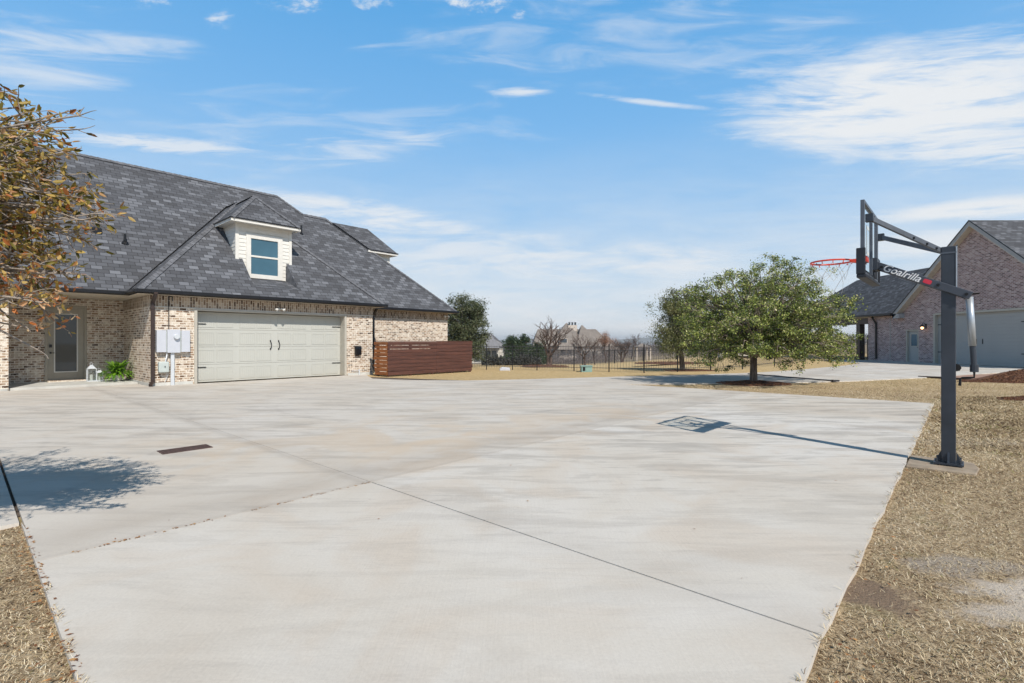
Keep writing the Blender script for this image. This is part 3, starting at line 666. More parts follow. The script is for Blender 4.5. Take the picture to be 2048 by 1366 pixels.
# dormer
dm = MB()
for r in range(14):                                  # lapped boards
    z0 = 3.8+r*.145; z1 = min(z0+.15, 5.82)
    if z0 > 5.8: break
    for ua, ub in ((7.0, 7.25), (8.6, 8.86)) if z0 < 5.5 else ((7.0, 8.86),):
        if z1 < 4.5:
            ua, ub = max(ua, a0+.02), min(ub, a1-.02)
            if ub-ua < .03: continue
        dm.prism([(20.0, z0), (20.03, z0), (20.03, z1), (20.018, z1)], 0, ua, ub)
for r in range(9):
    z0 = 4.5+r*.145; z1 = min(z0+.15, 5.82); ve = 20.06+(z0-4.5)+.05; ve2 = ve+.15
    dm.prism([(6.885, z0), (6.91, z0), (6.91, z1), (6.9, z1)], 1, 20.04, ve2)
dm.box(6.91, 20.03, 4.4, 8.94, 20.08, 5.85); dm.box(a0+.01, 20.031, 3.75, a1-.01, 20.08, 4.4)
dm.box(8.92, 20.08, 4.5, 8.94, 21.3, 5.85)
dmo = dm.build('dormer', 'white', house)
MB().box(6.88, 19.98, 4.44, 7.0, 20.05, 5.84).box(8.86, 19.98, 4.44, 8.97, 20.05, 5.84).box(7.0, 19.985, 5.7, 8.86, 20.03, 5.84).build('corner_board', 'white', dmo, bevel=.004)
wf = MB().box(7.25, 19.96, 3.8, 7.42, 20.03, 5.48).box(8.42, 19.96, 3.8, 8.6, 20.03, 5.48).box(7.42, 19.96, 3.8, 8.42, 20.03, 3.96).box(7.42, 19.96, 5.3, 8.42, 20.03, 5.48).box(7.42, 19.975, 4.6, 8.42, 20.02, 4.67)
wfo = wf.build('window', 'white', dmo, bevel=.004)
MB().box(7.42, 20.0, 3.96, 8.42, 20.01, 5.3).build('pane', 'winglass', wfo)
dr_ = MB(); ze = 5.9
slope(dr_, [(6.6,19.6),(9.15,19.6),(7.875,20.875)], lambda u, v: ze+v-19.6)
slope(dr_, [(6.6,21.5),(6.6,19.6),(7.875,20.875),(7.875,22.75)], lambda u, v: ze+u-6.6)
slope(dr_, [(9.15,19.6),(9.15,21.5),(7.875,22.75),(7.875,20.875)], lambda u, v: ze+9.15-u)
dr_.build('dormer_roof', 'shingle', dmo, fixn=False)
dc = MB()
caps(dc, (6.6,19.6,ze), (7.875,20.875,7.175), .12); caps(dc, (9.15,19.6,ze), (7.875,20.875,7.175), .12); caps(dc, (7.875,20.875,7.175), (7.875,22.7,7.175), .12)
dc.build('dormer_ridge_cap', 'hipcap', dmo, fixn=False)
MB().box(6.6, 19.6, ze-.12, 9.15, 19.63, ze-.02).box(6.6, 19.63, ze-.12, 6.63, 21.4, ze-.02).box(9.12, 19.63, ze-.12, 9.15, 21.4, ze-.02).box(6.63, 19.63, ze-.1, 9.12, 20.1, ze-.085).box(6.63, 20.1, ze-.1, 6.9, 21.3, ze-.085).box(8.94, 20.1, ze-.1, 9.12, 21.3, ze-.085).build('dormer_fascia', 'white', dmo)
MB().box(6.57, 19.565, ze-.02, 9.18, 19.6, ze+.02).box(6.57, 19.6, ze-.02, 6.6, 21.4, ze+.02).box(9.15, 19.6, ze-.02, 9.18, 21.4, ze+.02).build('drip_edge', 'black', dmo)
# dormer on the far side of the roof
d2 = MB().box(13.6, 23.1, 4.6, 15.7, 25.3, 6.06)
d2o = d2.build('dormer', 'white', house)
d2r = MB()
slope(d2r, [(14.35,22.8),(16,22.8),(15,24.2),(12.95,24.2)], lambda u, v: 6.15+v-22.8)
slope(d2r, [(14.35,25.6),(16,25.6),(15,24.2),(12.95,24.2)], lambda u, v: 6.15+25.6-v)
d2r.poly([(16,22.8,6.15),(16,25.6,6.15),(15,24.2,7.55)])
d2r.build('dormer_roof', 'shingle', d2o, fixn=False)
MB().box(14.2, 22.8, 6.03, 16, 22.83, 6.13).box(15.97, 22.83, 6.03, 16, 25.6, 6.13).box(14.2, 22.83, 6.05, 15.97, 25.57, 6.065).build('dormer_fascia', 'white', d2o)
MB().box(14.3, 22.77, 6.12, 16.03, 22.8, 6.17).box(16.0, 22.8, 6.12, 16.03, 25.6, 6.17).build('drip_edge', 'black', d2o)
# roof furniture: box vent, pipe vents
def onA(px, py):                                     # measured point on the front roof plane
    rx, rz = (px-1024)/F, (683.5-py)/F
    # v = k*Y , z = 1.4 + rz*Y = Z0 + v - 19.8
    kv = -SA*rx + CA; Y = (HC - Z0 + 19.8)/(kv - rz); x = rx*Y; u, v = w2h(x, Y); return u, v, Z0+v-19.8
u, v, z = onA(193, 463); MB().prism([(v-.12,z-.13),(v-.12,z+.08),(v+.12,z+.16),(v+.12,z)], 0, u-.13, u+.13).build('roof_vent', 'black', ro)
u, v, z = onA(250, 486); pv = MB().tube([(u,v,z-.1),(u,v,z+.3)], .04, 10); pv.lathe((u,v,z-.06), [(.13,0),(.09,.08),(.05,.13)], 12); pv.build('pipe_vent', 'black', ro)
u, v, z = onA(603, 468); pv = MB().tube([(u,v,z-.1),(u,v,z+.4)], .035, 10); pv.lathe((u,v,z-.03), [(.1,0),(.07,.05),(.04,.08)], 12); pv.build('pipe_vent', 'black', ro)

# floodlights
def flood(u, v, z, label):
    t = thing('floodlight', label, 'light', 'H', (u, v, z))
    MB().tube([(u,v,z),(u,v-.03,z)], [.05,.05], 14).tube([(u,v-.03,z),(u,v-.08,z-.02)], .014, 8).build('bracket', 'white', t)
    for s in (-1, 1):
        MB().tube([(u,v-.08,z-.01),(u+s*.06,v-.1,z)], .012, 8).tube([(u+s*.05,v-.08,z+.01),(u+s*.09,v-.11,z+.0),(u+s*.15,v-.18,z-.04)], [.025,.035,.055], 12).build('lamp_head', 'white', t, smooth=True)
flood(7.98, 18.87, 2.6, 'white twin floodlight centred above the wide garage door')
flood(17.1, 20.17, 2.72, 'small floodlight under the eave at the right corner of the brick wall')
# meter cabinet and boxes
mc = thing('meter_cabinet', 'pale grey electric meter cabinet on the brick wall left of the garage door', 'meter box', 'H', (4.7, 18.9, 1.0))
for i, (a, b_, dz) in enumerate(((4.17, 4.42, 0), (4.45, 4.8, .02), (4.84, 5.08, 0))):
    MB().box(a, 18.72-(.02 if i == 1 else 0), 1.06-dz, b_, 18.9, 1.76+dz).build('cabinet_door', 'boxgrey', mc, bevel=.008)
MB().box(4.42, 18.77, 1.06, 4.45, 18.9, 1.75).box(4.8, 18.77, 1.06, 4.84, 18.9, 1.75).build('cabinet_seam', 'gasgrey', mc)
MB().tube([(4.69,18.72,1.55),(4.69,18.64,1.55),(4.69,18.6,1.55)], [.085,.085,.07], 20).build('meter_dial', 'conduit', mc, smooth=False)
cn = MB().box(4.56, 18.78, -.02, 4.66, 18.87, 1.04); tag(cn.build('conduit_duct', 'conduit', frame='H', org=(4.7,18.85,0), bevel=.012), 'pale vertical conduit below the meter cabinet', 'conduit')
gb = thing('utility_box', 'small grey green utility box left of the pale conduit', 'utility box', 'H', (4.5, 18.85, .4))
MB().box(4.22, 18.7, .42, 4.5, 18.87, .76).build('box_cover', 'gasgrey', gb, bevel=.03)
MB().box(4.37, 18.68, .58, 4.39, 18.7, .63).build('latch', 'black', gb)
MB().tube([(4.42,18.8,.75),(4.43,18.8,.85),(4.46,18.82,.95),(4.46,18.84,1.04)], .018, 8).tube([(4.45,18.8,.43),(4.47,18.82,.3),(4.42,18.85,.12)], .009, 6).build('cable', 'conduit', gb)
mx = thing('wall_mailbox', 'black box mounted on the brick right of the garage door', 'mailbox', 'H', (11.25, 18.88, 1))
MB().prism([(18.89,.84),(18.76,.84),(18.76,1.12),(18.8,1.18),(18.89,1.2)], 0, 11.1, 11.36).build('body', 'black', mx, bevel=.01)
MB().prism([(18.75,1.1),(18.79,1.19),(18.89,1.22),(18.89,1.205),(18.8,1.175),(18.765,1.1)], 0, 11.09, 11.37).build('lid', 'black', mx)
sp = MB().tube([(11.3,18.84,-.02),(11.3,18.84,.24)], .03, 8).tube([(11.28,18.84,.18),(10.95,18.86,.18)], .012, 6)
tag(sp.build('standpipe', 'conduit', frame='H', org=(11.3,18.84,0)), 'short white pipe standing at the wall under the black box', 'pipe')

# potted fern, lanterns on the porch
fp = thing('potted_fern', 'bright green fern in a low pot at the corner of the porch', 'plant', 'H', (3.62, 21.35, .05))
MB().lathe((3.62,21.35,.055), [(.12,0),(.14,.05),(.17,.2),(.18,.21),(.165,.22)], 18).build('pot', 'ceramic', fp, smooth=True)
V = []; nfr = 190; Vl = []; 
for i in range(nfr):
    an = random.uniform(0, 2*math.pi); L = random.uniform(.45, .72); lift = random.uniform(.2, 1.0)
    prev = None
    for k in range(10):
        t0, t1 = k/10, (k+1)/10
        def pt(t): return Vector((3.62+math.cos(an)*L*t*(1-.35*lift), 21.35+math.sin(an)*L*t*(1-.35*lift), .24+L*(.25+lift*1.45)*t-.8*L*t*t))
        p, q = pt(t0), pt(t1); sd = Vector((-math.sin(an), math.cos(an), 0))*.055*(math.sin(math.pi*(t0*.9+.08)))
        Vl += [p, p*.4+q*.6+sd, q, p*.4+q*.6-sd]
Va = np.array([tuple(v) for v in Vl]); npmesh('fronds', Va, np.arange(len(Va)).reshape(-1,4), rng.uniform(0,1,len(Va)//4), 'fern', parent=fp)
def lantern(u, v, s, label):
    t = thing('lantern', label, 'lantern', 'H', (u, v, .055), 'lanterns beside the porch door')
    f_ = MB(); r = .09*s; hh = .34*s; zb = .055
    f_.box(u-r-.01, v-r-.01, zb, u+r+.01, v+r+.01, zb+.03); f_.box(u-r-.01, v-r-.01, zb+hh, u+r+.01, v+r+.01, zb+hh+.02)
    for a in (-1, 1):
        for c in (-1, 1): f_.box(u+a*r-.008, v+c*r-.008, zb+.03, u+a*r+.008, v+c*r+.008, zb+hh)
    f_.prism([(u-r,zb+hh+.02),(u+r,zb+hh+.02),(u+.03,zb+hh+.1*s),(u-.03,zb+hh+.1*s)], 1, v-.03, v+.03)
    f_.tube([(u+math.cos(q)*.04, v, zb+hh+.13*s+math.sin(q)*.04) for q in [k*math.pi/6 for k in range(13)]], .005, 5)
    f_.build('frame', 'conduit', t)
    MB().box(u-r+.01, v-r+.01, zb+.03, u+r-.01, v+r-.01, zb+hh).build('glass', 'lantern', t)
    MB().lathe((u,v,zb+.03), [(.04*s,0),(.04*s,.15*s),(.01,.16*s)], 12).build('candle', 'white', t)
lantern(3.03, 21.9, 1.25, 'taller of the two pale glass lanterns on the porch beside the door')
lantern(3.22, 21.75, .85, 'smaller glass lantern nearest the fern on the porch')
# downspout splash and drain grate
gr = thing('drain_grate', 'rusty rectangular drain grate set in the concrete near the left', 'drain', 'H', (1.98, 7.5, 0))
MB().box(1.7, 7.36, 0, 2.26, 7.38, .008).box(1.7, 7.62, 0, 2.26, 7.64, .008).box(1.7, 7.38, 0, 1.72, 7.62, .008).box(2.24, 7.38, 0, 2.26, 7.62, .008).build('grate_frame', 'rust', gr)
b_ = MB(); b_.poly([(1.72,7.38,.003),(2.24,7.38,.003),(2.24,7.62,.003),(1.72,7.62,.003)])
for k in range(17): b_.box(1.73+k*.03, 7.38, .003, 1.745+k*.03, 7.62, .007)
b_.build('grate_bars', 'rust', gr)

# ------------------------------------------------------------------ wooden slat screen
scn = thing('slat_screen', 'dark stained horizontal wood slat screen beside the brick wall', 'screen', 'H', (13.8, 17.2, 0))
nb = 9; bh = .145; gp = .008
fr_ = MB(); sd_ = MB()
for k in range(nb):
    z0 = .03+k*(bh+gp) ; z1 = z0+bh-random.uniform(0, .001)
    x = 11.6; 
    fr_.box(11.6+random.uniform(-.01,.01), 17.2, z0+random.uniform(-.004,.004), 14.1, 17.222, z1+(-.008 if k > 5 else 0)); fr_.box(14.104, 17.2, z0+random.uniform(-.006,.006), 16.25+random.uniform(-.03,.03), 17.222, z1)
    sd_.box(11.578, 17.224, z0+.004, 11.6, 18.15+random.uniform(-.06,.06), z1-(.012 if k > 5 else .004))
bk_ = MB()
for k in range(6): bk_.box(11.72, 17.245, .1+k*.153, 16.1, 17.262, .1+k*.153+.12)
bk_.box(14.1, 17.245, 1.0, 16.1, 17.262, 1.36)
bk_.build('back_slats', 'wood', scn)
fr_.build('front_slats', 'wood', scn, bevel=.009); sd_.build('side_slats', 'woodlit', scn, bevel=.009)
for (u, v) in ((11.66,17.27),(12.75,17.27),(13.9,17.27),(15.0,17.27),(16.15,17.27),(11.66,18.0)):
    MB().box(u-.045, v-.045, -.1, u+.045, v+.045, 1.38).build('post', 'wood', scn)
MB().box(11.57, 17.19, 1.4, 16.27, 17.3, 1.425).box(11.57, 17.3, 1.4, 11.68, 18.15, 1.425).build('cap_rail', 'wood', scn)
MB().box(16.23, 17.224, .03, 16.25, 20.1, 1.38).build('side_slats', 'wood', scn)

# ------------------------------------------------------------------ basketball goal
bg = thing('basketball_hoop', 'dark steel basketball goal on a thick square pole at the court edge', 'basketball hoop', 'H', (7.6, .13, 0))
PU = 7.6
MB().box(PU-.065, .067, .01, PU+.065, .195, 2.48).build('pole', 'hoop', bg, bevel=.008)
MB().box(PU-.0665, .19, 1.0, PU-.0648, .1955, 1.2).build('pole_seam', 'hooplight', bg)
MB().box(PU-.07, .06, 2.4, PU+.07, .2, 2.415).box(PU-.06,.055,1.95,PU+.06,.066,2.49).build('pole_cap', 'hooplight', bg)
bp = MB().box(PU-.13, -.0, .006, PU+.13, .26, .025)
for s in (-1, 1): bp.prism([(PU+s*.066, .025), (PU+s*.12, .025), (PU+s*.066, .14)], 1, .12, .14)
for s in (-1, 1): bp.prism([(.13+s*.066, .025), (.13+s*.12, .025), (.13+s*.066, .14)], 0, PU-.05, PU-.035); bp.prism([(.13+s*.066, .025), (.13+s*.12, .025), (.13+s*.066, .14)], 0, PU+.035, PU+.05)
for a in (-1, 1):
    for c in (-1, 1): bp.tube([(PU+a*.1,.13+c*.1,.02),(PU+a*.1,.13+c*.1,.07)], .012, 6)
bp.build('base_plate', 'hoop', bg)
MB().box(PU-.07, .055, 1.95, PU-.067, .067, 2.47).build('pole_edge', 'steel', bg)
MB().prism([(.07,1.06),(.07,1.15),(.035,1.14),(.02,1.1),(.035,1.07)], 0, PU-.03, PU+.03).build('tag_bracket', 'black', bg)
# lower arm: two flat side beams
for s, nm in ((-1, 'lower_arm'), (1, 'lower_arm')):
    la = MB().bar((PU+s*.085, .80, 2.335), (PU+s*.085, -.06, 1.905), .03, .085, up=(0,0,1)).build(nm, 'hooparm', bg, bevel=.006)
    if s == -1: larm = la
for (v, z) in ((.74, 2.3), (.22, 2.045), (-.02, 1.925)):
    MB().tube([(PU-.115, v, z), (PU+.115, v, z)], .017, 8).build('arm_bolt', 'black', bg)
# upper arms
for u1, z1 in ((7.0, 2.82), (8.05, 2.76)):
    MB().bar((u1, .81, z1), (PU+(-.03 if u1 < 7.5 else .03), .19, 2.44), .032, .055).build('upper_arm', 'hooplight', bg, bevel=.005)
    MB().box(u1-.035, .765, z1-.05, u1+.035, .84, z1+.04).build('arm_bracket', 'hoop', bg, bevel=.004)
for t in (.62, .8, .93):
    p = Vector((7.0, .81, 2.82)).lerp(Vector((PU-.03, .19, 2.44)), t); MB().tube([(p.x-.03, p.y, p.z), (p.x+.03, p.y, p.z)], .014, 8).build('arm_bolt', 'black', bg)
MB().box(PU-.12, .78, 2.27, PU+.12, .84, 2.42).build('arm_bracket', 'hoop', bg, bevel=.004)
# backboard
U0, U1, B0, B1, BV = 6.92, 8.14, 2.17, 3.02, .84
bf = MB().box(U0, BV, B0, U0+.035, BV+.04, B1).box(U1-.035, BV, B0, U1, BV+.04, B1).box(U0+.035, BV, B1-.035, U1-.035, BV+.04, B1).box(U0+.035, BV, B0, U1-.035, BV+.04, B0+.035)
bb = bf.build('backboard', 'hooplight', bg, bevel=.003)
MB().box(U0+.035, BV+.012, B0+.035, U1-.035, BV+.026, B1-.035).build('glass_pane', 'clear', bb)
tq = MB(); a, b2, c, d = 7.3, 7.76, 2.45, 2.8
tq.box(a, BV+.028, c, b2, BV+.031, c+.04).box(a, BV+.028, d-.04, b2, BV+.031, d).box(a, BV+.028, c+.04, a+.04, BV+.031, d-.04).box(b2-.04, BV+.028, c+.04, b2, BV+.031, d-.04)
tq.build('target_square', 'letter', bb)
pdm = MB().box(U0-.02, BV-.02, B0-.04, U1+.02, BV+.075, B0-.0).box(U0-.022, BV+.042, B0-.0, U1+.022, BV+.078, B0+.1)
pdm.box(U0-.025, BV-.012, B0, U0-.002, BV+.078, B0+.3).box(U1+.002, BV-.02, B0, U1+.025, BV+.078, B0+.3)
pdm.build('edge_pad', 'pad', bb, bevel=.008)
# back stiffeners of the frame
for q_ in (7.3, 7.76): MB().box(q_, BV-.03, B0+.02, q_+.04, BV, B1-.1).build('back_brace', 'hooplight', bb)
rc = (7.53, 1.27, 2.42)
rm = MB().tube([(rc[0]+math.cos(t)*.225, rc[1]+math.sin(t)*.225, rc[2]) for t in [2*math.pi*k/32 for k in range(33)]], .011, 8, cap=False)
rm.box(rc[0]-.09, .88, 2.38, rc[0]+.09, .9, 2.45); rm.prism([(.9,2.43),(1.06,2.425),(1.06,2.4),(.9,2.36)], 0, rc[0]-.07, rc[0]+.07)
rimo = rm.build('rim', 'rim', bg)
for k in range(12):
    hk = MB()
    t = 2*math.pi*(k+.5)/12; x, y = rc[0]+math.cos(t)*.225, rc[1]+math.sin(t)*.225
    hk.tube([(x,y,rc[2]-.008),(x,y,rc[2]-.035),(rc[0]+math.cos(t)*.21, rc[1]+math.sin(t)*.21, rc[2]-.03)], .005, 5); hk.build('net_hook', 'rim', rimo)
nt_ = MB(); rows = 6
for k in range(12):
    for sgn in (-1, 1):
        pts = []
        for r in range(rows+1):
            t = 2*math.pi*(k+.5)/12 + sgn*r*math.pi/12; rad = .215-.1*(r/rows)**.8
            pts.append((rc[0]+math.cos(t)*rad, rc[1]+math.sin(t)*rad, rc[2]-.03-r*.065-.01*math.sin(k*3+r)))
        if (k*7+sgn) % 5 in (1, 2, 3): nt_.tube(pts[:random.choice([4, 5, 7])], .0022, 4)
nt_.build('net', 'net', rimo)
# height actuator and crank
top = Vector((PU-.0, -.045, 1.9)); bot = Vector((PU-.0, -.085, 1.09))
mid = top.lerp(bot, .68)
MB().tube([top, mid], .033, 14).build('actuator', 'steel', bg, smooth=True)
MB().tube([mid, bot], .027, 12).tube([bot+Vector((0,0,.05)), bot-Vector((0,0,.03))], .038, 10).build('actuator_sleeve', 'hoop', bg)
MB().tube([bot-Vector((0,0,.02)), bot-Vector((0,0,.09)), bot+Vector((-.0,.1,-.1)), bot+Vector((0,.115,-.11)), bot+Vector((0,.12,-.19))], [.012,.011,.011,.011,.015], 8).build('crank_handle', 'black', bg)
MB().tube([(PU,-.05,1.93),(PU,-.13,1.935)], [.012,.008], 6).build('pivot_pin', 'black', bg)
# lettering on the lower arm
def lettering(txt, size, p, dirv, upv, mat, name, parent, shear=.25, thick=.0008, bold=.012):
    cu = bpy.data.curves.new('t', 'FONT'); cu.body = txt; cu.size = size; cu.shear = shear; cu.extrude = thick; cu.align_x = 'CENTER'; cu.align_y = 'CENTER'; cu.offset = bold*size
    to = bpy.data.objects.new('t', cu); col.objects.link(to)
    bpy.context.view_layer.update()
    me = bpy.data.meshes.new_from_object(to.evaluated_get(bpy.context.evaluated_depsgraph_get())); bpy.data.objects.remove(to); bpy.data.curves.remove(cu)
    x = Vector(dirv).normalized(); y = Vector(upv); y = (y-x*y.dot(x)).normalized(); z = x.cross(y)
    ox, oy, oz = origins[parent.name][1]
    m4 = Matrix(((x.x,y.x,z.x,p[0]-ox),(x.y,y.y,z.y,p[1]-oy),(x.z,y.z,z.z,p[2]-oz),(0,0,0,1)))
    me.transform(m4); me.materials.clear(); me.materials.append(M[mat])
    o = bpy.data.objects.new(name, me); col.objects.link(o); o.parent = parent; origins[o.name] = origins[parent.name]; return o
ad = Vector((0, -.86, -.43)).normalized()
la0 = Vector((PU-.1012, .80, 2.335))
lettering('Goalrilla', .115, la0+ad*.28, ad, (0,0,1), 'letter', 'lettering', larm)
c_ = la0+ad*.545
upn = Vector((0, -.43, .86)).normalized(); upn = (upn - ad*upn.dot(ad)).normalized()
bd = MB(); n_ = 16; ring = []
for k in range(n_):
    t = 2*math.pi*k/n_; ring.append(c_ + ad*.04*max(-1, min(1, 1.25*math.cos(t))) + upn*.024*max(-1, min(1, 1.25*math.sin(t))) + Vector((-.0006,0,0)))
bd.poly(ring); bd.build('badge', 'badge', larm)

# ------------------------------------------------------------------ far brick garage on the right
rg = thing('brick_garage', 'shaded brick building with gabled garage and dark porch on the right', 'house', 'W', (27.3, 33, 0))
WX = 27.3; ez = 3.36; AY, AZ = 29.46, 8.54; pitch = .87
def gz(y): return AZ-.12-pitch*abs(y-AY)
w = MB()
# gable wall with openings, cut in vertical strips
def strip(y0, y1, zb, zt=None):
    if zt is None:
        if y0 < AY < y1: pts = [(y0, zb), (y1, zb), (y1, gz(y1)), (AY, gz(AY)), (y0, gz(y0))]
        else: pts = [(y0, zb), (y1, zb), (y1, gz(y1)), (y0, gz(y0))]
    else: pts = [(y0, zb), (y1, zb), (y1, zt), (y0, zt)]
    w.prism(pts, 0, WX, WX+.25)
strip(34.72, 35.3, -.3); w.box(WX, 35.3, -.3, WX+.25, 37.75, 3.25)
strip(33.6, 34.72, 2.22); strip(32.4, 33.6, -.3); strip(26.5, 32.4, 3.18); strip(23.7, 26.5, -.3)
w.box(WX+.25, 23.7, -.3, 36, 23.95, 3.3); w.box(35.75, 23.95, -.3, 36, 37.75, 3.3); w.box(WX+.25, 37.5, -.3, 36, 37.75, 3.3)
w.build('wall', 'brick2', rg)
MB().box(WX-.015, 37.75, -.1, WX+.5, 38.35, 3.25).build('column', 'brick2', rg)
for y in (39.3, 43.3, 47.6): MB().box(WX, y, -.1, WX+.4, y+.4, 2.75).build('column', 'brown', rg)
for y in (43, 47.6): MB().box(34.5, y, -.1, 34.9, y+.4, 2.9).build('column', 'brown', rg)
MB().box(WX, 38.35, 2.75, WX+.35, 48.4, 3.2).build('porch_beam', 'brown', rg); MB().box(34.5, 38, 2.9, 34.85, 48.4, 3.25).build('porch_beam', 'brown', rg)
# roofs
g = MB()
ov = .4; yl = AY+(AZ-ez)/pitch; yr = AY-(AZ-ez)/pitch
g.poly([(WX-ov, yl, ez), (40, yl, ez), (40, AY, AZ), (WX-ov, AY, AZ)]); g.poly([(WX-ov, yr, ez), (40, yr, ez), (40, AY, AZ), (WX-ov, AY, AZ)])
# lower wing, hipped at its far end
ez2 = 3.42; xr, zr = 31.0, 6.9
g.poly([(WX-ov, 35.45, ez2), (WX-ov, 48.8, ez2), (xr, 45, zr), (xr, 30.8, zr)]); g.poly([(WX-ov, 48.8, ez2), (35.1, 48.8, ez2), (xr, 45, zr)]); g.poly([(35.1, 48.8, ez2), (35.1, 30, ez2), (xr, 30, zr), (xr, 45, zr)])
g.build('roof', 'shingle2', rg, fixn=False)
MB().poly([(WX-ov+.02, 35.5, ez2-.1), (WX-ov+.02, 48.7, ez2-.1), (35, 48.7, ez2-.1), (35, 35.5, ez2-.1)]).build('soffit', 'brown', rg)
# rake boards
MB().prism([(yl, ez-.02), (AY, AZ-.02), (yr, ez-.02), (yr, ez-.3), (AY, AZ-.3), (yl, ez-.3)], 0, WX-ov, WX-ov+.04).build('rake_board', 'greytrim', rg)
MB().prism([(yl, ez-.30), (AY, AZ-.30), (yr, ez-.30), (yr, ez-.34), (AY, AZ-.34), (yl, ez-.34)], 0, WX-ov, WX).build('rake_soffit', 'tan', rg)
MB().prism([(yl, ez+.02), (AY, AZ+.02), (yr, ez+.02), (yr, ez-.04), (AY, AZ-.04), (yl, ez-.04)], 0, WX-ov-.03, WX-ov).build('drip_edge', 'black', rg)
MB().box(WX-ov, yl-.6, ez-.34, WX, yl, ez-.02).build('eave_return', 'greytrim', rg)
MB().box(WX-ov-.12, 35.42, ez2-.13, WX-ov, 48.8, ez2+.0).build('gutter', 'black', rg)
MB().tube([(WX-.3,37.55,3.25),(WX-.25,37.5,3.1),(WX-.07,37.45,2.75),(WX-.07,37.45,.1)], .07, 8).build('downspout', 'black', rg)
MB().tube([(WX-.02,36.1,3.2),(WX-.02,36.1,.1)], .02, 6).build('downspout', 'foundation', rg)
# big door
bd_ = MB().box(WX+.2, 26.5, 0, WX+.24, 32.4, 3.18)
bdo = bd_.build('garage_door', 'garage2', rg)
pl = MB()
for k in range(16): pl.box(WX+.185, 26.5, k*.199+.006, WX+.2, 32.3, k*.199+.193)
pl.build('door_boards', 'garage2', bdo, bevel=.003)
MB().box(WX-.02, 32.3, 0, WX+.2, 32.42, 3.2).box(WX-.02, 26.4, 3.1, WX+.2, 32.3, 3.22).build('garage_frame', 'trim', rg)
MB().box(WX+.17, 29.2, 1.25, WX+.185, 29.25, 1.55).box(WX+.17, 29.6, 1.25, WX+.185, 29.65, 1.55).build('pull_handle', 'black', bdo)
for z in (.7, 2.45):
    MB().box(WX+.17, 31.85, z, WX+.185, 32.3, z+.05).build('strap_hinge', 'black', bdo)
    MB().box(WX+.17, 26.6, z, WX+.185, 27.0, z+.05).build('strap_hinge', 'black', bdo)
# side door
MB().box(WX+.02, 34.62, 0, WX+.2, 34.72, 2.22).box(WX+.02, 33.6, 0, WX+.2, 33.68, 2.22).box(WX+.02, 33.68, 2.14, WX+.2, 34.62, 2.22).build('door_frame', 'trim', rg)
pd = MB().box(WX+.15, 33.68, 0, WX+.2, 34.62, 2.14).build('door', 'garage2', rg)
fr2 = MB().box(WX+.13, 33.85, 1.05, WX+.15, 34.45, 1.1).box(WX+.13, 33.85, 1.9, WX+.15, 34.45, 1.95).box(WX+.13, 33.85, 1.1, WX+.15, 33.9, 1.9).box(WX+.13, 34.4, 1.1, WX+.15, 34.45, 1.9).build('window_frame', 'trim', pd)
MB().box(WX+.14, 33.9, 1.1, WX+.148, 34.4, 1.9).build('pane', 'winglass', pd)
MB().tube([(WX+.15,33.78,1.0),(WX+.08,33.78,1.0)], .03, 8).build('door_handle', 'black', pd)
# wall lamp
wlmp = thing('wall_lamp', 'black wall lantern lit warm beside the side door of the right building', 'lamp', 'W', (WX, 33.0, 2.1))
MB().box(WX-.03, 32.93, 2.25, WX, 33.07, 2.55).tube([(WX-.03,33,2.5),(WX-.12,33,2.62),(WX-.24,33,2.6),(WX-.26,33,2.5)], .02, 8).build('bracket', 'black', wlmp)
MB().lathe((WX-.26,33,2.38), [(.17,0),(.15,.03),(.06,.12),(.02,.15)], 14).build('shade', 'black', wlmp, smooth=True)
MB().lathe((WX-.26,33,2.2), [(.02,0),(.075,.05),(.08,.12),(.05,.17)], 12).build('bulb', 'glow', wlmp, smooth=True)
# gate in the porch
def fence_panel(parent, p, q, h=1.2, step=.11, mat='iron', tip=.06, zo=(0,0)):
    p, q = Vector(p), Vector(q); L = (q-p).length; n = max(1, int(L/step)); mb = MB()
    for k in range(1, n):
        a = p.lerp(q, k/n); mb.bar(a+Vector((0,0,.06)), a+Vector((0,0,h+tip)), .009, .009, up=(0,1,0))
    for z in (.15, h-.18, h-.02): mb.bar(p+Vector((0,0,z)), q+Vector((0,0,z)), .02, .022)
    return mb.build('railing_panel', mat, parent)
gt2 = thing('iron_gate', 'black iron gate between the porch columns of the right building', 'gate', 'W', (WX+.1, 40, 0))
fence_panel(gt2, (WX+.1,38.4,0), (WX+.1,39.3,0), 1.35); fence_panel(gt2, (WX+.1,39.7,0), (WX+.1,43.3,0), 1.35)
MB().box(WX+.02, 38.42, 0, WX+.14, 38.52, 1.9).build('post', 'black', gt2)

# ------------------------------------------------------------------ iron fence
fn = thing('iron_fence', 'black iron picket fence along the far edge of the golden lawn', 'fence', 'W', (6, 22.8, 0))
fpts = [(-7.2, 27.6)] + [(gd(px, py).x, gd(px, py).y) for px, py in ((973,738.5),(1025,739),(1074,740),(1148,741.5),(1218,743),(1288,745),(1355,743),(1421,741.3),(1485,738),(1549,731),(1610,723))] + [(27.0, 42.5)]
for i, (x, y) in enumerate(fpts):
    MB().box(x-.022, y-.03, zter(x,y)-.1, x+.022, y+.03, 1.24).lathe((x,y,1.24), [(.035,0),(.04,.015),(.01,.04)], 8).build('post', 'black', fn)
for (x0, y0), (x1, y1) in zip(fpts, fpts[1:]): fence_panel(fn, (x0,y0,zter(x0,y0)), (x1,y1,zter(x1,y1)), 1.17, .13 if y0 < 31 else .2)
fn2 = thing('iron_fence', 'more distant black iron fence on the lower ground behind the first', 'fence', 'W', (8, 50, -1))
bpts = [(-5, 50), (-2.2,50.3), (1,50.5), (4, 50.6), (7.2, 51), (10.5, 51.3), (13.5, 51.5), (17,51.8), (20.5,52), (24,52.4)]
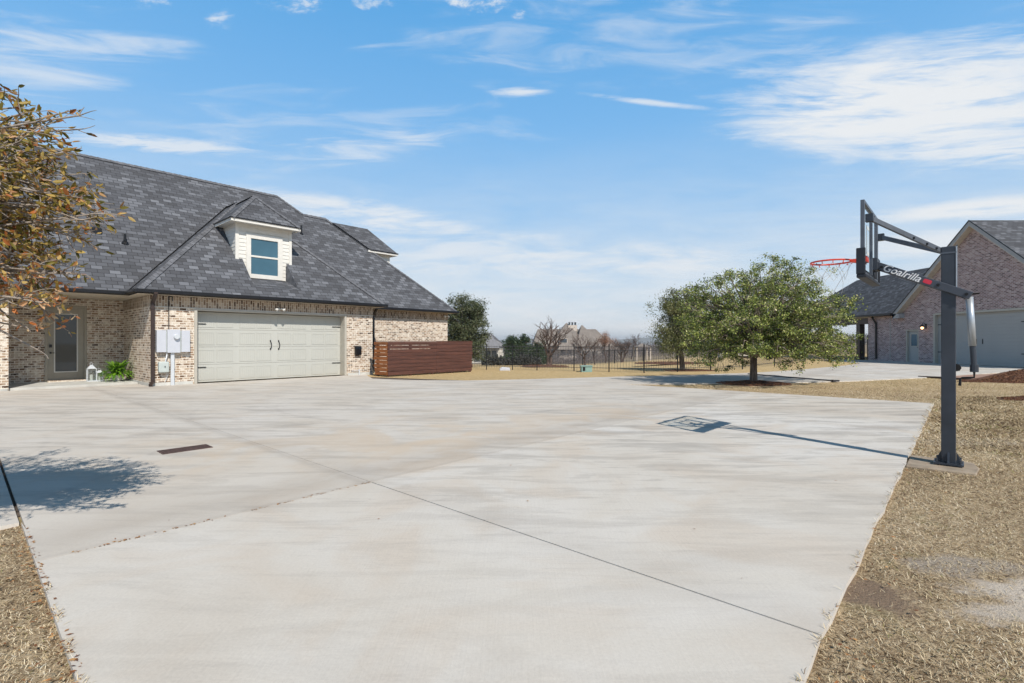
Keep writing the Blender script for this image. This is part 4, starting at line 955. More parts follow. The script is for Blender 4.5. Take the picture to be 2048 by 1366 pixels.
for x, y in bpts:
    z = zter(x, y); MB().box(x-.05, y-.05, z-.1, x+.05, y+.05, z+1.35).build('post', 'black', fn2)
for (x0, y0), (x1, y1) in zip(bpts, bpts[1:]): fence_panel(fn2, (x0,y0,zter(x0,y0)), (x1,y1,zter(x1,y1)), 1.25, .2)
# utility boxes on the lawn, rod on the drive
ub_ = thing('ground_box', 'teal utility box standing on the golden lawn at the fence', 'utility box', 'W', (3.5, 23.6, 0))
MB().box(3.25, 23.4, -.05, 3.75, 23.85, .22).build('body', 'teal', ub_, bevel=.02)
MB().box(3.22, 23.37, .22, 3.78, 23.88, .27).build('lid', 'teal', ub_, bevel=.01)
MB().box(3.32, 23.38, .03, 3.42, 23.4, .2).build('vent', 'black', ub_)
pc = thing('valve_cover', 'low white cover lying on the lawn near the wooden screen', 'cover', 'W', (-.35, 24.8, 0))
MB().prism([(-.62,-.04),(-.08,-.04),(-.12,.1),(-.5,.13),(-.6,.07)], 1, 24.6, 24.95).build('cover_shell', 'boxgrey', pc, bevel=.02)
a, b_ = gd(1672, 763.6), gd(1496, 749)
rd = MB().tube([(a.x,a.y,.02),((a.x+b_.x)/2,(a.y+b_.y)/2,.02),(b_.x,b_.y,.02)], .022, 8).box(a.x-.12, a.y-.04, 0, a.x+.1, a.y+.06, .06)
tag(rd.build('drain_rod', 'rod', org=(a.x, a.y, 0)), 'thin black pole lying across the concrete drive behind the oak', 'pole')

# ------------------------------------------------------------------ trees
def limb(p, q, sag, n=6, jit=.05):
    p, q = Vector(p), Vector(q); pts = []
    for k in range(n+1):
        t = k/n; r = p.lerp(q, t) + Vector((0,0,sag*4*t*(1-t)))
        if 0 < k < n: r += Vector((random.uniform(-1,1), random.uniform(-1,1), random.uniform(-1,1)))*jit
        pts.append(r)
    return pts
def leafy_tree(name, label, base, trunk_h, clusters, nleaf, lsize, mat, trunk_r, csize, barkm='barkoak', group=None, twigs=5, aspect=.5, lean=(0,0), spread=.42):
    t = thing(name, label, 'tree', 'W', tuple(base), group)
    bb_ = MB()
    bx, by, bz = base
    top = Vector((bx+lean[0], by+lean[1], bz+trunk_h))
    mb = MB(); mb.tube([(bx,by,bz-.1),(bx,by,bz+.08),(bx+lean[0]*.4,by,bz+trunk_h*.5),top], [trunk_r*1.45, trunk_r*1.1, trunk_r*.95, trunk_r*.9], 12)
    mb.build('trunk', 'barkoak', t, smooth=True); mb = bb_
    Cs = []; 
    for c in clusters:
        c = Vector(c); s = top + Vector((random.uniform(-.05,.05), random.uniform(-.05,.05), random.uniform(-.1,.35)))
        L = (c-s).length; r0 = trunk_r*random.uniform(.18,.45)
        pts = limb(s, c, L*.1, 6, L*.035)
        mb.tube(pts, [r0*(1-.88*k/6) for k in range(7)], 5, cap=False)
        for q in range(twigs):
            st = pts[random.choice([3,4,5,6])]; d = Vector((random.gauss(0,1), random.gauss(0,1), random.gauss(0,.7)))*csize*.9
            mb.tube(limb(st, st+d, 0, 3, csize*.12), [r0*.22, r0*.15, r0*.1, .002], 4, cap=False)
            Cs.append(tuple(st+d*.75)); 
        Cs.append(tuple(c))
    mb.build('limbs', barkm, t, smooth=True)
    Cs = np.array(Cs); idx = rng.integers(0, len(Cs), nleaf)
    wgt = rng.uniform(.55, 1.25, len(Cs))
    P_ = Cs[idx] + rng.normal(size=(nleaf,3))*np.array([spread,spread,spread*.7])*csize*wgt[idx][:,None]
    cb = rng.uniform(-.22, .22, len(Cs))
    V, Fq = leafquads(P_, lsize*rng.uniform(.6, 1.35, nleaf), aspect)
    rn = np.clip(rng.uniform(0, 1, nleaf)*.75+.12+cb[idx], 0, 1)
    npmesh('crown', V, Fq, rn, mat, parent=t)
    return t
# main oak: clusters through a broad low crown
def crown_pts(c, rx, ry, zlo, zhi, n, shape):
    out = []
    while len(out) < n:
        a = random.uniform(0, 2*math.pi); r = random.random()**.42; z = random.uniform(zlo, zhi)
        m = shape((z-zlo)/(zhi-zlo))
        x, y = math.cos(a)*r*rx*m, math.sin(a)*r*ry*m
        out.append((c[0]+x, c[1]+y, z))
    return out
random.seed(21)
def oakshape(t):
    pts = [(0,.78),(.12,1.0),(.3,1.0),(.45,.86),(.6,.66),(.8,.6),(.93,.42),(1,.2)]
    for (a, b), (c, d) in zip(pts, pts[1:]):
        if t <= c: return b+(d-b)*(t-a)/(c-a)
    return .2
pads = [(1565,528),(1520,540),(1600,545),(1470,552),(1430,566),(1400,584),(1618,572),(1600,600),(1545,565),(1490,585),(1575,580),
  (1385,606),(1440,608),(1505,612),(1560,618),(1620,622),(1395,634),(1450,640),(1510,645),(1570,650),(1625,648),(1668,640),(1690,622),(1655,606),
  (1395,668),(1440,672),(1490,680),(1540,684),(1590,682),(1640,676),(1685,672),(1712,690),(1400,694),(1430,708),(1475,706),(1600,710),(1650,704),(1690,706),(1560,708),(1515,704),(1420,655),(1665,690),(1375,646)]
cl = []
for px, py in pads:
    px = px if px < 1620 else 1620+(px-1620)*.72
    for k in range(2):
        e = max(.15, 1-((px-1548)/185)**2)**.5*(2.5 if py > 600 else 1.7)
        c = at(px, py, 16.7+(random.uniform(.25,1)*e*(-1 if k else 1)))
        n_ = random.choice([3,4,5])
        for q in range(n_):
            cl.append((c.x+random.gauss(0,.26), c.y+random.gauss(0,.26), max(.85, c.z+random.gauss(0,.1))))
for px, py in ((1680,722),(1668,732),(1600,735),(1690,712),(1425,725),(1460,735),(1410,722),(1690,640),(1628,540),(1362,620),(1700,700)):
    cl.append(tuple(at(px, py, 16.7+random.uniform(-.6,.6))))
leafy_tree('oak_tree', 'broad dense green oak on the grass island with low drooping crown', (8.06, 16.7, 0), .95, cl, 112000, .06, 'oak', .115, .3, twigs=4, spread=.29, barkm='barkoakpale')
# wispy outer twigs of the oak come from the clusters themselves
cl = crown_pts((8.35, 24.2, 0), 2.0, 1.9, .95, 3.9, 85, lambda t: (1.0 if t < .3 else 1.12-.75*t))
leafy_tree('oak_tree', 'smaller oak partly hidden behind the left side of the big oak', (8.25, 24.2, 0), 1.1, cl, 34000, .075, 'oak2', .12, .42, lean=(-.12, 0))
cl = crown_pts((-2.9, 31, 0), 1.55, 1.6, .4, 4.1, 80, lambda t: (.75+.5*t if t < .4 else 1.05-.75*(t-.4)))
leafy_tree('evergreen_tree', 'tall grey green evergreen behind the slat screen at the house corner', (-2.9, 31, -.2), .8, cl, 36000, .1, 'evergreen', .13, .42)
for px, pt, Y, rx, label in ((1022,670,60,1.1,'dark narrow evergreen left of the pair behind the fence'), (1045,667,61,1.4,'dark bushy evergreen right of the pair behind the fence'), (1077,684,58,1.0,'low dark evergreen under the branches of the bare tree')):
    zb = zter((px-1024)/F*Y, Y); top = at(px, pt, Y)
    cl = crown_pts((top.x, Y, 0), rx, rx, zb+.2, top.z-.2, 38, lambda t: .8+.4*t if t < .3 else 1.15-.85*t)
    leafy_tree('evergreen_tree', label, (top.x, Y, zb), .5, cl, 9000, .17, 'evergreen2', .1, .45, twigs=3, group='dark evergreens behind the fence')
# bare trees
def bare_tree(base, h, spread, label, name='bare_tree', levels=5, r0=.1, stems=1, leaves=None, seed=1):
    random.seed(seed)
    t = thing(name, label, 'tree', 'W', tuple(base))
    mb = MB(); tips = []
    def grow(p, d, L, r, lv):
        n = 3; pts = [p]; 
        for k in range(n):
            d = (d + Vector((random.gauss(0,.13), random.gauss(0,.13), random.gauss(0,.08)+.03))).normalized(); pts.append(pts[-1]+d*L/n)
        mb.tube(pts, [r, r*.9, r*.78, r*.66], 6 if lv < 2 else 4, cap=False)
        if lv >= levels: tips.append(pts[-1]); return
        for k in range(3 if lv > 0 else 4):
            a = random.uniform(0, 2*math.pi); sp_ = random.uniform(.35, .8)*spread
            nd_ = (d + Vector((math.cos(a), math.sin(a), random.uniform(-.1,.3)))*sp_).normalized()
            grow(pts[-1] if k < 2 else pts[2], nd_, L*random.uniform(.62,.85), r*.6, lv+1)
    for s in range(stems):
        grow(Vector(base)+Vector((s*.12,0,-.1)), Vector((random.uniform(-.25,.25), 0, 1)).normalized(), h*.27, r0, 0)
    mb.build('trunk', 'barkdark', t)
    if leaves:
        Cs = np.array([tuple(x) for x in tips]); i = rng.integers(0, len(Cs), leaves)
        V, Fq = leafquads(Cs[i]+rng.normal(size=(leaves,3))*.16, .09, .5); npmesh('crown', V, Fq, rng.uniform(0,1,leaves), 'copper', parent=t)
def bt(px, pyb, Y, h, *a, **k):
    x = (px-1024)/F*Y; bare_tree((x, Y, zter(x, Y)), h, *a, **k)
bt(1096, 0, 34, 4.3, 1.45, 'large leafless tree with spreading branches behind the iron fence', stems=2, r0=.11, seed=4, levels=4)
bt(1170, 0, 45, 3.6, 1.1, 'leafless tree in front of the big brown roofed house', r0=.1, seed=9)
bt(1243, 0, 55, 3.6, 1.3, 'low wide leafless tree right of the copper leaved tree', r0=.1, seed=12, stems=2)
bt(1211, 0, 58, 3.9, .7, 'slender tree with copper dry leaves behind the fence', name='copper_tree', r0=.07, seed=5, leaves=2600)
bt(1262, 0, 80, 5.0, 1.0, 'faint leafless tree far behind near the middle gap', r0=.1, seed=17)
bt(1190, 0, 52, 3.4, 1.0, 'thin leafless tree between the two others before the brown house', r0=.07, seed=31)
# hedge, distant scrub and woods
random.seed(3)
def scatter(name, label, cat, xr, yr, zf, hgt, n, size, mat, kind=None, aspect=.7, clump=0):
    x = rng.uniform(*xr, n); y = rng.uniform(*yr, n)
    base = np.array([zter(a, b) for a, b in zip(x, y)])
    hh = hgt*(0.75+.35*np.sin(x*.9*20/abs(xr[1]-xr[0])*3)*np.cos(x*2.1*20/abs(xr[1]-xr[0])+y*.3))
    C = np.stack([x, y, base+hh*rng.uniform(0, 1, n)**.8], 1)
    V, Fq = leafquads(C, size*rng.uniform(.5,1.4,n), aspect)
    o = npmesh(name, V, Fq, rng.uniform(0,1,n), mat, org=((xr[0]+xr[1])/2, yr[0], 0)); tag(o, label, cat, kind=kind)
scatter('hedge', 'low dull grey hedge behind the fence beside the wooden screen', 'hedge', (-2.7, 2.6), (44, 46), 0, .95, 16000, .12, 'hedge')
scatter('scrub', 'leafless brown scrub and brush far behind the fences', 'scrub', (4, 40), (95, 125), 0, 3.2, 26000, .32, 'twiggy', 'stuff', .15)
scatter('scrub', 'low brown brush in front of the brown roofed house', 'scrub', (-1, 14), (62, 72), 0, 1.0, 16000, .22, 'twiggy', 'stuff', .15)
scatter('woods', 'far band of leafless grey brown woods along the horizon', 'woods', (-160, 420), (300, 420), 0, 6.5, 60000, 1.5, 'twiggy', 'stuff', .3)
# hills
V = []; Fc = []
for k in range(121):
    x = -2600+k*50; h_ = 5+16*(math.sin(k*.23)*.5+.5)*(.6+.4*math.sin(k*.61))
    V += [(x, 1900, -30), (x, 1900, h_), (x, 2400, -30)]
for k in range(120): a = k*3; Fc += [[a, a+3, a+4, a+1], [a+1, a+4, a+5, a+2]]
M['hill'] = paint('wooded_hills', (.14,.15,.15), 1, var=.2, scale=.01)
mb = MB(); mb.v = V; mb.f = Fc; tag(mb.build('hills', 'hill', smooth=True), kind='structure')

# ------------------------------------------------------------------ far houses
def hiproof(mb, x0, x1, y0, y1, z, p, axis='x'):
    if axis == 'x': r = (y1-y0)/2; a, b = (x0+r, (y0+y1)/2), (x1-r, (y0+y1)/2)
    else: r = (x1-x0)/2; a, b = ((x0+x1)/2, y0+r), ((x0+x1)/2, y1-r)
    zz = z+r*p; A3, B3 = (*a, zz), (*b, zz); c = [(x0,y0,z),(x1,y0,z),(x1,y1,z),(x0,y1,z)]
    if axis == 'x': mb.poly([c[0],c[1],B3,A3]); mb.poly([c[1],c[2],B3]); mb.poly([c[2],c[3],A3,B3]); mb.poly([c[3],c[0],A3])
    else: mb.poly([c[0],c[1],A3]); mb.poly([c[1],c[2],B3,A3]); mb.poly([c[2],c[3],B3]); mb.poly([c[3],c[0],A3,B3])
    mb.poly(c)
Y = 132; g0 = zter(12, Y)
bh_ = thing('distant_house', 'large distant house with steep brown roofs and chimney pots', 'house', 'W', (15.5, Y, g0))
S = Y/F
def X(px): return (px-1024)*S
def Zz(py): return HC-(py-683.5)*S
wl_ = MB().box(X(1072), Y, g0-1, X(1226), Y+14, Zz(694)).box(X(1118), Y-2, g0-1, X(1150), Y, Zz(690)).box(X(1160), Y-3, g0-1, X(1198), Y, Zz(694)); wl_.build('wall', 'farwall', bh_)
rf2 = MB()
def rb(x0, x1, y0, y1, pe, pr, iL, iR, front=.5):
    z, zr = Zz(pe), Zz(pr); ym = y0+(y1-y0)*front
    c = [(X(x0),y0,z),(X(x1),y0,z),(X(x1),y1,z),(X(x0),y1,z)]; a_, b_ = (X(x0+iL),ym,zr), (X(x1-iR)+.01,ym,zr)
    rf2.poly([c[0],c[1],b_,a_]); rf2.poly([c[1],c[2],b_]); rf2.poly([c[2],c[3],a_,b_]); rf2.poly([c[3],c[0],a_]); rf2.poly(c)
rb(1064, 1232, Y-.6, Y+14, 696, 657.5, 14, 32)
rb(1098, 1176, Y-2.6, Y+12, 692, 645, 38, 38)
rb(1148, 1206, Y-3.6, Y+10, 694, 650, 18, 38)
rb(1186, 1240, Y-1.6, Y+8, 700, 672, 20, 20)
rb(1112, 1154, Y-3.4, Y-.5, 700, 684, 12, 12)
rf2.build('roof', 'farroof', bh_)
ch = MB().box(X(1139), Y+3, Zz(662), X(1157), Y+4.4, Zz(650))
cho = ch.build('chimney', 'farwall', bh_)
for k in range(3): MB().lathe((X(1142+k*6), Y+3.7, Zz(650)), [(.3,0),(.22,.3),(.28,.8)], 8).build('chimney_pot', 'farwin', cho)
for px, py, w_, h_ in ((1125,705,1.2,1.6),(1137,705,1.2,1.6),(1172,708,1.4,1.5),(1186,708,1.4,1.5),(1092,706,1.4,1.6),(1104,706,1.2,1.6),(1210,706,1.5,1.5),(1125,682,1.8,1.0)):
    yy = Y-2.03 if 1118 < px < 1150 and py > 700 else (Y-3.03 if 1160 < px < 1198 else Y-.04)
    if py < 690: yy = Y-2.3
    wo = MB().box(X(px)-w_/2-.15, yy-.05, Zz(py)-h_/2-.15, X(px)+w_/2+.15, yy+.02+(2.2 if py < 690 else 0), Zz(py)+h_/2+.15).build('window', 'farwall', bh_)
    MB().box(X(px)-w_/2, yy-.08, Zz(py)-h_/2, X(px)+w_/2, yy-.051, Zz(py)+h_/2).build('pane', 'farwin', wo)
Y = 112; S = Y/F; g0 = zter(-4, Y)
h2 = thing('distant_house', 'pale distant house with grey hipped roof beside the evergreen', 'house', 'W', (-5.5, Y, g0))
MB().box(X(940), Y, g0-1, X(1006), Y+9, Zz(697)).build('wall', 'rockwhite', h2)
r2 = MB(); hiproof(r2, X(962), X(1000), Y-3, Y+4, Zz(696), 1.5, 'y'); hiproof(r2, X(935), X(1012), Y-.5, Y+9.5, Zz(693), .62); r2.build('roof', 'farroof2', h2)
for px in (975, 988):
    wo = MB().box(X(px)-.6, Y-.06, Zz(708)-.8, X(px)+.6, Y+.01, Zz(708)+.8).build('window', 'farwall', h2); MB().box(X(px)-.5, Y-.09, Zz(708)-.7, X(px)+.5, Y-.061, Zz(708)+.7).build('pane', 'farwin', wo)
# low pale garden walls and things beyond the fence
for (px0, px1, Y, z0, z1, lab) in ((975, 1012, 70, -2.0, -1.2, 'low pale stone wall far behind the hedge at the left'), (1235, 1283, 75, -2.2, -1.5, 'low pale stone wall far behind the fences in the middle gap'), (1440, 1500, 46, -.6, .2, 'short pale wall glimpsed under the big oak crown')):
    S = Y/F; b_ = MB().box(X(px0), Y, z0-1, X(px1), Y+.5, z1).box(X(px0)-.05, Y-.05, z1, X(px1)+.05, Y+.55, z1+.12)
    tag(b_.build('stone_wall', 'rockwhite', org=(X(px0), Y, z0)), lab, 'wall')
gz_ = thing('garden_shelter', 'small tan roofed garden shelter behind the fence beside the smaller oak', 'shelter', 'W', (15, 56, -1))
cx, cy, cz = (1284-1024)/F*56, 56, zter(14.5, 56)
rr_ = MB(); hiproof(rr_, cx-.9, cx+.9, cy-.9, cy+.9001, cz+1.5, .5, 'y'); rr_.build('roof', 'farroof', gz_)
for a in (-1, 1):
    for c in (-1, 1): MB().box(cx+a*.75-.06, cy+c*.75-.06, cz-.2, cx+a*.75+.06, cy+c*.75+.06, cz+1.52).build('post', 'farwall', gz_)
rp = thing('red_umbrella', 'closed red parasol glimpsed under the right side of the big oak', 'parasol', 'W', (at(1565,700,44).x, 44, 0))
rx_ = at(1565,700,44).x
MB().lathe((rx_,44,-.1), [(.03,0),(.03,2.0)], 8).build('pole', 'conduit', rp)
MB().lathe((rx_,44,.3), [(.42,0),(.3,.35),(.1,.75),(.02,.85)], 10).build('canopy', 'redthing', rp)

# ------------------------------------------------------------------ foreground tree on the left
random.seed(11)
ft = thing('young_oak_tree', 'bronze and yellow leaved tree reaching in at the left edge', 'tree', 'W', (-4.7, 2.3, 0))
tb = MB(); tb.tube([(-4.7,2.3,-.1),(-4.7,2.3,.1),(-4.66,2.34,.8),(-4.55,2.42,1.5),(-4.45,2.5,2.4),(-4.4,2.55,3.2)], [.13,.1,.085,.075,.05,.02], 10)
LP = []; LD = []; LR = []
def twig(p, d, L, r, droop=.1, leafy=1.0, red=0):
    n = max(3, int(L/.05)); pts = [p]
    for k in range(n):
        d = (d + Vector((random.gauss(0,.16), random.gauss(0,.16), random.gauss(0,.13)-droop*.12))).normalized(); pts.append(pts[-1]+d*L/n)
    tb.tube(pts, [r*(1-.75*k/n)+.0006 for k in range(n+1)], 4, cap=False)
    for k in range(1, n+1):
        for q in range(3):
            if random.random() < leafy*.72:
                ld = (d*.6 + Vector((random.gauss(0,.7), random.gauss(0,.7), random.gauss(0,.6)-.1))).normalized()
                LP.append(pts[k]+ld*.024); LD.append(ld); LR.append(red)
    return pts
tips = []
def T_(px, py, Y, leafy=.8, red=0):
    px = px if px < 80 else 80+(px-80)*.62; py = py if py > 330 else 330-(330-py)*.72
    p = at(px, py, Y); tips.append((p, leafy, red))
for px, py, Y, lf in ((28,172,3.1,.7),(40,190,3.0,.8),(85,228,3.1,.6),(130,235,3.1,.25),(200,232,3.05,.12),(60,240,2.9,.8),(105,265,3.2,.55),(20,230,3.2,.9),(130,300,3.0,.6),(70,300,3.0,1),(100,330,3.2,1),(40,330,2.9,1),(140,350,3.1,.7),
    (232,430,3.0,.6),(215,410,3.1,.6),(205,440,2.95,.45),(180,380,3.1,.9),(150,400,3.0,.9),(120,380,2.9,1),(190,400,3.2,.8),(165,470,3.0,.7),(125,450,3.1,1),(90,410,2.9,1),(60,450,3.0,1),(60,380,3.1,1),(150,545,3.0,.5),(115,520,3.0,.55),(180,548,3.0,.2),(95,560,3.1,.5),(60,520,3.0,.7),(30,480,2.9,1),(30,430,3.1,1),(75,600,3.0,.7),(95,490,3.1,.6),(20,560,3.1,.9),(30,640,3.0,.4),(75,700,2.95,.05),(45,655,3.1,.3),(10,600,2.8,.7)):
    T_(px, py, Y, lf, 1 if (py > 540 and px < 110) else 0)
for (px, py) in [(random.uniform(-30, 90), random.uniform(230, 620)) for _ in range(34)]: T_(px, py, random.uniform(2.7, 3.4), 1.0, 1 if py > 540 else 0)
for i in range(78):
    px = random.uniform(-430, 50); py = random.uniform(260, 600); Y = random.uniform(2.3, 3.9)
    p = at(px, py, Y); 
    if p.z < 1.55+random.random()*.3: continue
    tips.append((p, 1.0, 0))
for px, py, Y, lf in ((150,226,3.1,.3),(180,232,3.0,.15),(205,405,3.1,.5),(212,428,3.0,.5),(190,440,2.95,.4),(170,465,3.0,.5),(140,545,3.0,.4),(165,548,3.0,.15),(20,185,3.1,.7),(90,255,3.1,.4)): tips.append((at(px-22, py, Y), lf*.8, 0))
for p, lf, red in tips:
    s = Vector((-4.45, 2.5, 2.1)) + Vector((random.uniform(-.1,.1), random.uniform(-.1,.1), random.uniform(-.5,.7)))
    main = limb(s, p, -.04 if p.z < 2 else .06, 9, .045)
    tb.tube(main, [.016*(1-.085*k)+.001 for k in range(10)], 5, cap=False)
    for k in range(3, 10):
        for q in range(3 if lf > .5 else 1):
            d = (main[k]-main[k-1]).normalized(); dd = (d*.8 + Vector((random.gauss(0,.6), random.gauss(0,.6), random.gauss(0,.5)))).normalized()
            twig(main[k], dd, random.uniform(.08, .24)*(.5+.5*min(1, lf+.2)), .0035, .2, lf, red)
    twig(p, (p-main[-2]).normalized(), random.uniform(.08,.16), .003, .1, lf, red)
tb.build('trunk', 'barkpale', ft, smooth=True)
LP = np.array([tuple(p) for p in LP]); LD = np.array([tuple(p) for p in LD]); LR = np.array(LR); n = len(LP)
s = np.cross(LD, rng.normal(size=(n,3))); s /= np.linalg.norm(s, axis=1)[:,None]; nn = np.cross(LD, s)
L = (rng.uniform(.016, .03, n))[:,None]; W = L*rng.uniform(.28,.42,n)[:,None]; bend = nn*L*rng.uniform(-.35,.35,n)[:,None]
V = np.stack([LP-LD*L, LP-LD*L*.35+s*W+nn*W*.4, LP+LD*L*.4+s*W*.85+nn*W*.4+bend*.4, LP+LD*L+bend, LP+LD*L*.4-s*W*.85+nn*W*.4+bend*.4, LP-LD*L*.35-s*W+nn*W*.4], 1).reshape(-1,3)
base = np.arange(n)[:,None]*6
Fq = np.concatenate([base+np.array([0,1,2,3]), base+np.array([0,3,4,5])], 0)
rn = np.clip(rng.uniform(0, .78, n) + (LR*rng.uniform(.2,.5,n)), 0, 1); rn[rng.uniform(0,1,n) < .05] = .95
npmesh('crown', V, Fq, np.concatenate([rn, rn]), 'fall', parent=ft)
print('foreground leaves', n)

# ------------------------------------------------------------------ sun, sky, camera
sun_h = Vector((.478, -.878, 0)).normalized(); EL = R(43.3)
sv = Vector((sun_h.x*math.cos(EL), sun_h.y*math.cos(EL), math.sin(EL)))
sl = bpy.data.lights.new('sun', 'SUN'); sl.energy = 5.0; sl.angle = R(.53); sl.color = (1, .93, .84)
so = bpy.data.objects.new('sun', sl); col.objects.link(so); so.rotation_euler = sv.to_track_quat('Z', 'Y').to_euler(); so.location = (10, -20, 30)
W_ = bpy.data.worlds.new('World'); sc.world = W_; W_.use_nodes = True
nt = W_.node_tree; bgn = nt.nodes['Background']
sky = nd(nt, 'ShaderNodeTexSky', sky_type='NISHITA'); sky.sun_disc = False; sky.sun_elevation = EL
sky.sun_rotation = math.atan2(sv.x, sv.y); sky.air_density = 1.0; sky.dust_density = .6; sky.ozone_density = 1.6; sky.altitude = 200
gen = nd(nt, 'ShaderNodeTexCoord').outputs['Generated']
sep = nd(nt, 'ShaderNodeSeparateXYZ'); nt.links.new(gen, sep.inputs[0])
az = mth(nt, 'ARCTAN2', sep.outputs['X'], sep.outputs['Y']); el = mth(nt, 'ARCSINE', sep.outputs['Z'])
def cmb(x, y, z=0):
    c = nd(nt, 'ShaderNodeCombineXYZ')
    for i, s in enumerate((x, y, z)):
        if isinstance(s, (int, float)): c.inputs[i].default_value = s
        else: nt.links.new(s, c.inputs[i])
    return c.outputs[0]
azc = mth(nt, 'MINIMUM', mth(nt, 'MAXIMUM', az, -1.5), 1.5)
el2 = mth(nt, 'MULTIPLY', el, mth(nt, 'MULTIPLY_ADD', mth(nt, 'MULTIPLY', azc, azc), .45, 1))
ae = cmb(az, el2)
def streak(rot, sx, sy, scale, detail=7, rough=.6, dist=.4):
    return noi(nt, mapping(nt, ae, (sx, sy, 1), rot=(0,0,rot)), scale, detail, rough, dist)
N1 = streak(R(3), 1, 5.0, 4.5, 6, .66); N2 = streak(R(2), 1.5, 9, 6, 4, .68, .8); N4 = noi(nt, mapping(nt, ae, (1, 2.2, 1)), 22, 6, .7, .3)
N5 = streak(R(14), 1, 6, 5, 5, .6, .6)
clouds = None
def A2(px): return math.atan((px-1024)/F)
def E2(px, py): return math.atan((683.5-py)/F*math.cos(A2(px)))*(1+.45*A2(px)**2)
def patch(px, py, hx, hy, strength, nz, edge=1.1, lo=.38, hi=.62, tilt=0, soft=.75):
    global clouds
    a0_, e0_ = A2(px), E2(px, py); ha = abs(A2(px+hx)-A2(px-hx))/2; he = abs(E2(px, py-hy)-E2(px, py+hy))/2
    da = mth(nt, 'SUBTRACT', az, a0_); de = mth(nt, 'SUBTRACT', el2, e0_)
    if tilt: de = mth(nt, 'SUBTRACT', de, mth(nt, 'MULTIPLY', da, math.tan(tilt)))
    q = mth(nt, 'ADD', mth(nt, 'POWER', mth(nt, 'ABSOLUTE', mth(nt, 'DIVIDE', da, ha)), 2), mth(nt, 'POWER', mth(nt, 'ABSOLUTE', mth(nt, 'DIVIDE', de, he)), 2))
    q = mth(nt, 'ADD', mth(nt, 'SQRT', q), mth(nt, 'MULTIPLY_ADD', nz, -edge*2, edge))
    mk = nd(nt, 'ShaderNodeMapRange', interpolation_type='SMOOTHSTEP'); nt.links.new(q, mk.inputs[0])
    mk.inputs[1].default_value = 1; mk.inputs[2].default_value = 1-soft; mk.inputs[3].default_value = 0; mk.inputs[4].default_value = 1
    ns = nd(nt, 'ShaderNodeMapRange', interpolation_type='SMOOTHSTEP'); nt.links.new(nz, ns.inputs[0]); ns.inputs[1].default_value = lo; ns.inputs[2].default_value = hi
    v = mth(nt, 'MULTIPLY', mth(nt, 'MULTIPLY', mk.outputs[0], ns.outputs[0]), strength)
    clouds = v if clouds is None else mth(nt, 'SUBTRACT', 1, mth(nt, 'MULTIPLY', mth(nt, 'SUBTRACT', 1, clouds), mth(nt, 'SUBTRACT', 1, v, clamp=True)), clamp=True)
patch(1800, 210, 480, 140, 1.0, N1, .75, .22, .5, tilt=R(-1), soft=.7); patch(1930, 150, 330, 90, .8, N2, .8, .3, .6, soft=.9)
patch(1960, 290, 300, 60, .8, N2, .7, .3, .6, tilt=R(-8))
patch(1960, 418, 300, 26, .95, N1, .35, .2, .45, tilt=R(3), soft=.6)
patch(1880, 490, 330, 34, .8, N1, .5, .25, .5, tilt=R(4))
patch(1040, 184, 70, 13, .8, N2, .6, .25, .5, soft=.9)
patch(1300, 205, 150, 9, .7, N2, .5, .25, .5, tilt=R(-6), soft=.9)
patch(330, 290, 240, 22, .75, N2, .6, .3, .55, tilt=R(-3))
patch(680, 300, 260, 45, .5, N5, .8, .35, .6, tilt=R(6))
patch(90, 110, 360, 90, .6, N5, .9, .3, .7, tilt=R(8))
patch(660, 425, 330, 40, .85, N1, .8, .3, .6, tilt=R(-7)); patch(900, 500, 420, 60, .6, N1, .9, .3, .65, tilt=R(-4)); patch(700, 250, 420, 70, .3, N5, 1.0, .35, .7)
patch(442, 40, 30, 24, .8, N4, 1.4, .36, .72, soft=1); patch(600, 12, 60, 22, .75, N4, 1.5, .36, .72, soft=1); patch(950, 6, 70, 24, .8, N4, 1.5, .36, .72, soft=1); patch(1037, 32, 18, 14, .7, N4, 1.4, .36, .72, soft=1); patch(745, 5, 40, 18, .7, N4, 1.5, .36, .72, soft=1); patch(300, 5, 40, 14, .6, N4, 1.5, .36, .72, soft=1)
patch(1250, 520, 260, 40, .6, N1, .7, .3, .6); patch(1250, 80, 620, 110, .38, N5, 1.0, .32, .75)
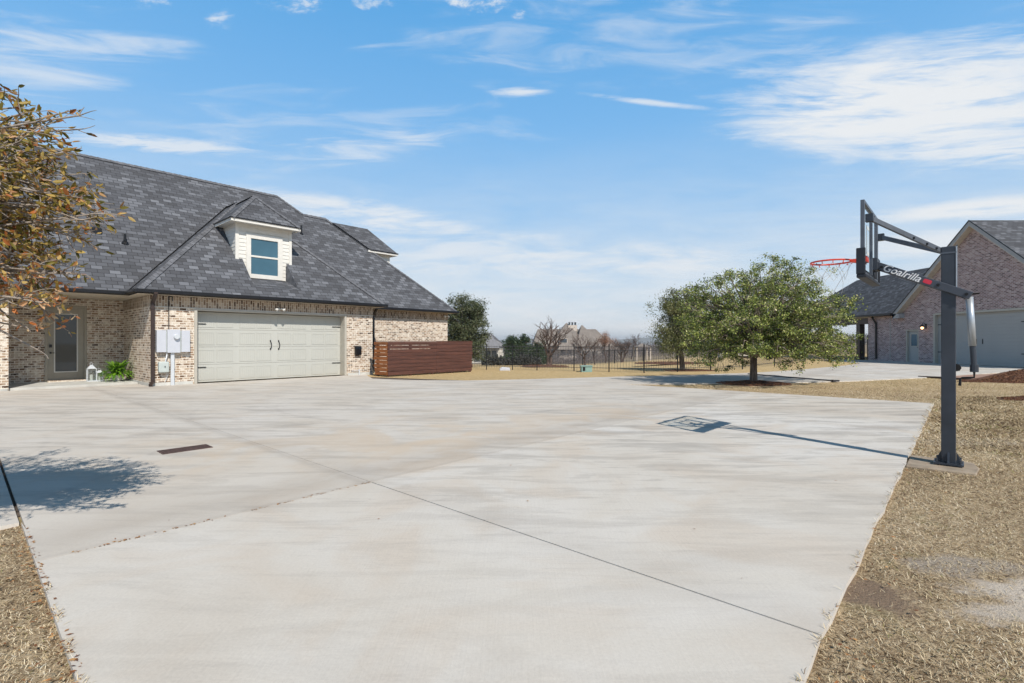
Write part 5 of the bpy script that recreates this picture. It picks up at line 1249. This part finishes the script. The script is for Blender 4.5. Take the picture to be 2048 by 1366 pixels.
# thin general veil, thickening to the horizon
veil = mth(nt, 'MULTIPLY', mth(nt, 'POWER', mth(nt, 'SUBTRACT', 1, mth(nt, 'DIVIDE', el, .42), clamp=True), 1.6), mth(nt, 'MULTIPLY_ADD', N1, 2.4, -.35), clamp=True)
clouds = mth(nt, 'SUBTRACT', 1, mth(nt, 'MULTIPLY', mth(nt, 'SUBTRACT', 1, clouds), mth(nt, 'SUBTRACT', 1, veil, clamp=True)), clamp=True)
grad = ramp(nt, mth(nt, 'DIVIDE', el, .8, clamp=True), [(0, (.70,.80,.89)), (.13, (.52,.72,.92)), (.3, (.35,.63,.96)), (.5, (.225,.54,.95)), (.75, (.12,.44,.88)), (1, (.06,.27,.62))])
skyc = mixc(nt, .88, sky.outputs[0], mixc(nt, 1.0, grad, (9.6, 9.6, 9.6), 'MULTIPLY'))
tot = mixc(nt, clouds, skyc, (8.3, 8.6, 8.9))
# added falloff: sky above the view is dimmed and warmed to deepen shadows
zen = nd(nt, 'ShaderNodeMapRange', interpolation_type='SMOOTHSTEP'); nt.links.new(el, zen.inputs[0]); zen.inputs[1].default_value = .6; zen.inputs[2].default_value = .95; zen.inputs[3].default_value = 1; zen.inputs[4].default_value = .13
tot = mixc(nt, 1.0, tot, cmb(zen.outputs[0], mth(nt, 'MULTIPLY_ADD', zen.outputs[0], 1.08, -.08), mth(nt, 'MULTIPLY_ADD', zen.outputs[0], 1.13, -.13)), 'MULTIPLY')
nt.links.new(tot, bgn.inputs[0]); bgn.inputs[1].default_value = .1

W_.cycles.sampling_method = 'MANUAL'; W_.cycles.sample_map_resolution = 128
cy = sc.cycles; cy.max_bounces = 6; cy.diffuse_bounces = 3; cy.glossy_bounces = 3; cy.volume_bounces = 0; cy.transmission_bounces = 4
cam = bpy.data.cameras.new('camera'); cam.sensor_width = 36; cam.lens = 36*F/2048; cam.clip_start = .05; cam.clip_end = 9000
co = bpy.data.objects.new('camera', cam); col.objects.link(co); co.location = (0, 0, HC); co.rotation_euler = (R(90), 0, 0)
sc.camera = co
sc.view_settings.view_transform = 'Standard'; sc.view_settings.look = 'None'; sc.view_settings.gamma = 1; sc.view_settings.exposure = 0

M['haze'] = bpy.data.materials.new('haze'); M['haze'].use_nodes = True; _n = M['haze'].node_tree; _n.nodes.remove(_n.nodes['Principled BSDF'])
pv_ = _n.nodes.new('ShaderNodeVolumePrincipled'); pv_.inputs['Color'].default_value = (.86,.9,.95,1); pv_.inputs['Density'].default_value = .00035; pv_.inputs['Anisotropy'].default_value = .2
_n.links.new(pv_.outputs[0], _n.nodes['Material Output'].inputs['Volume'])
tag(MB().box(-3005, -205, -33, 3505, 4005, 34).build('haze', 'haze'), 'thin pale haze over the far fields', 'haze', kind='stuff')
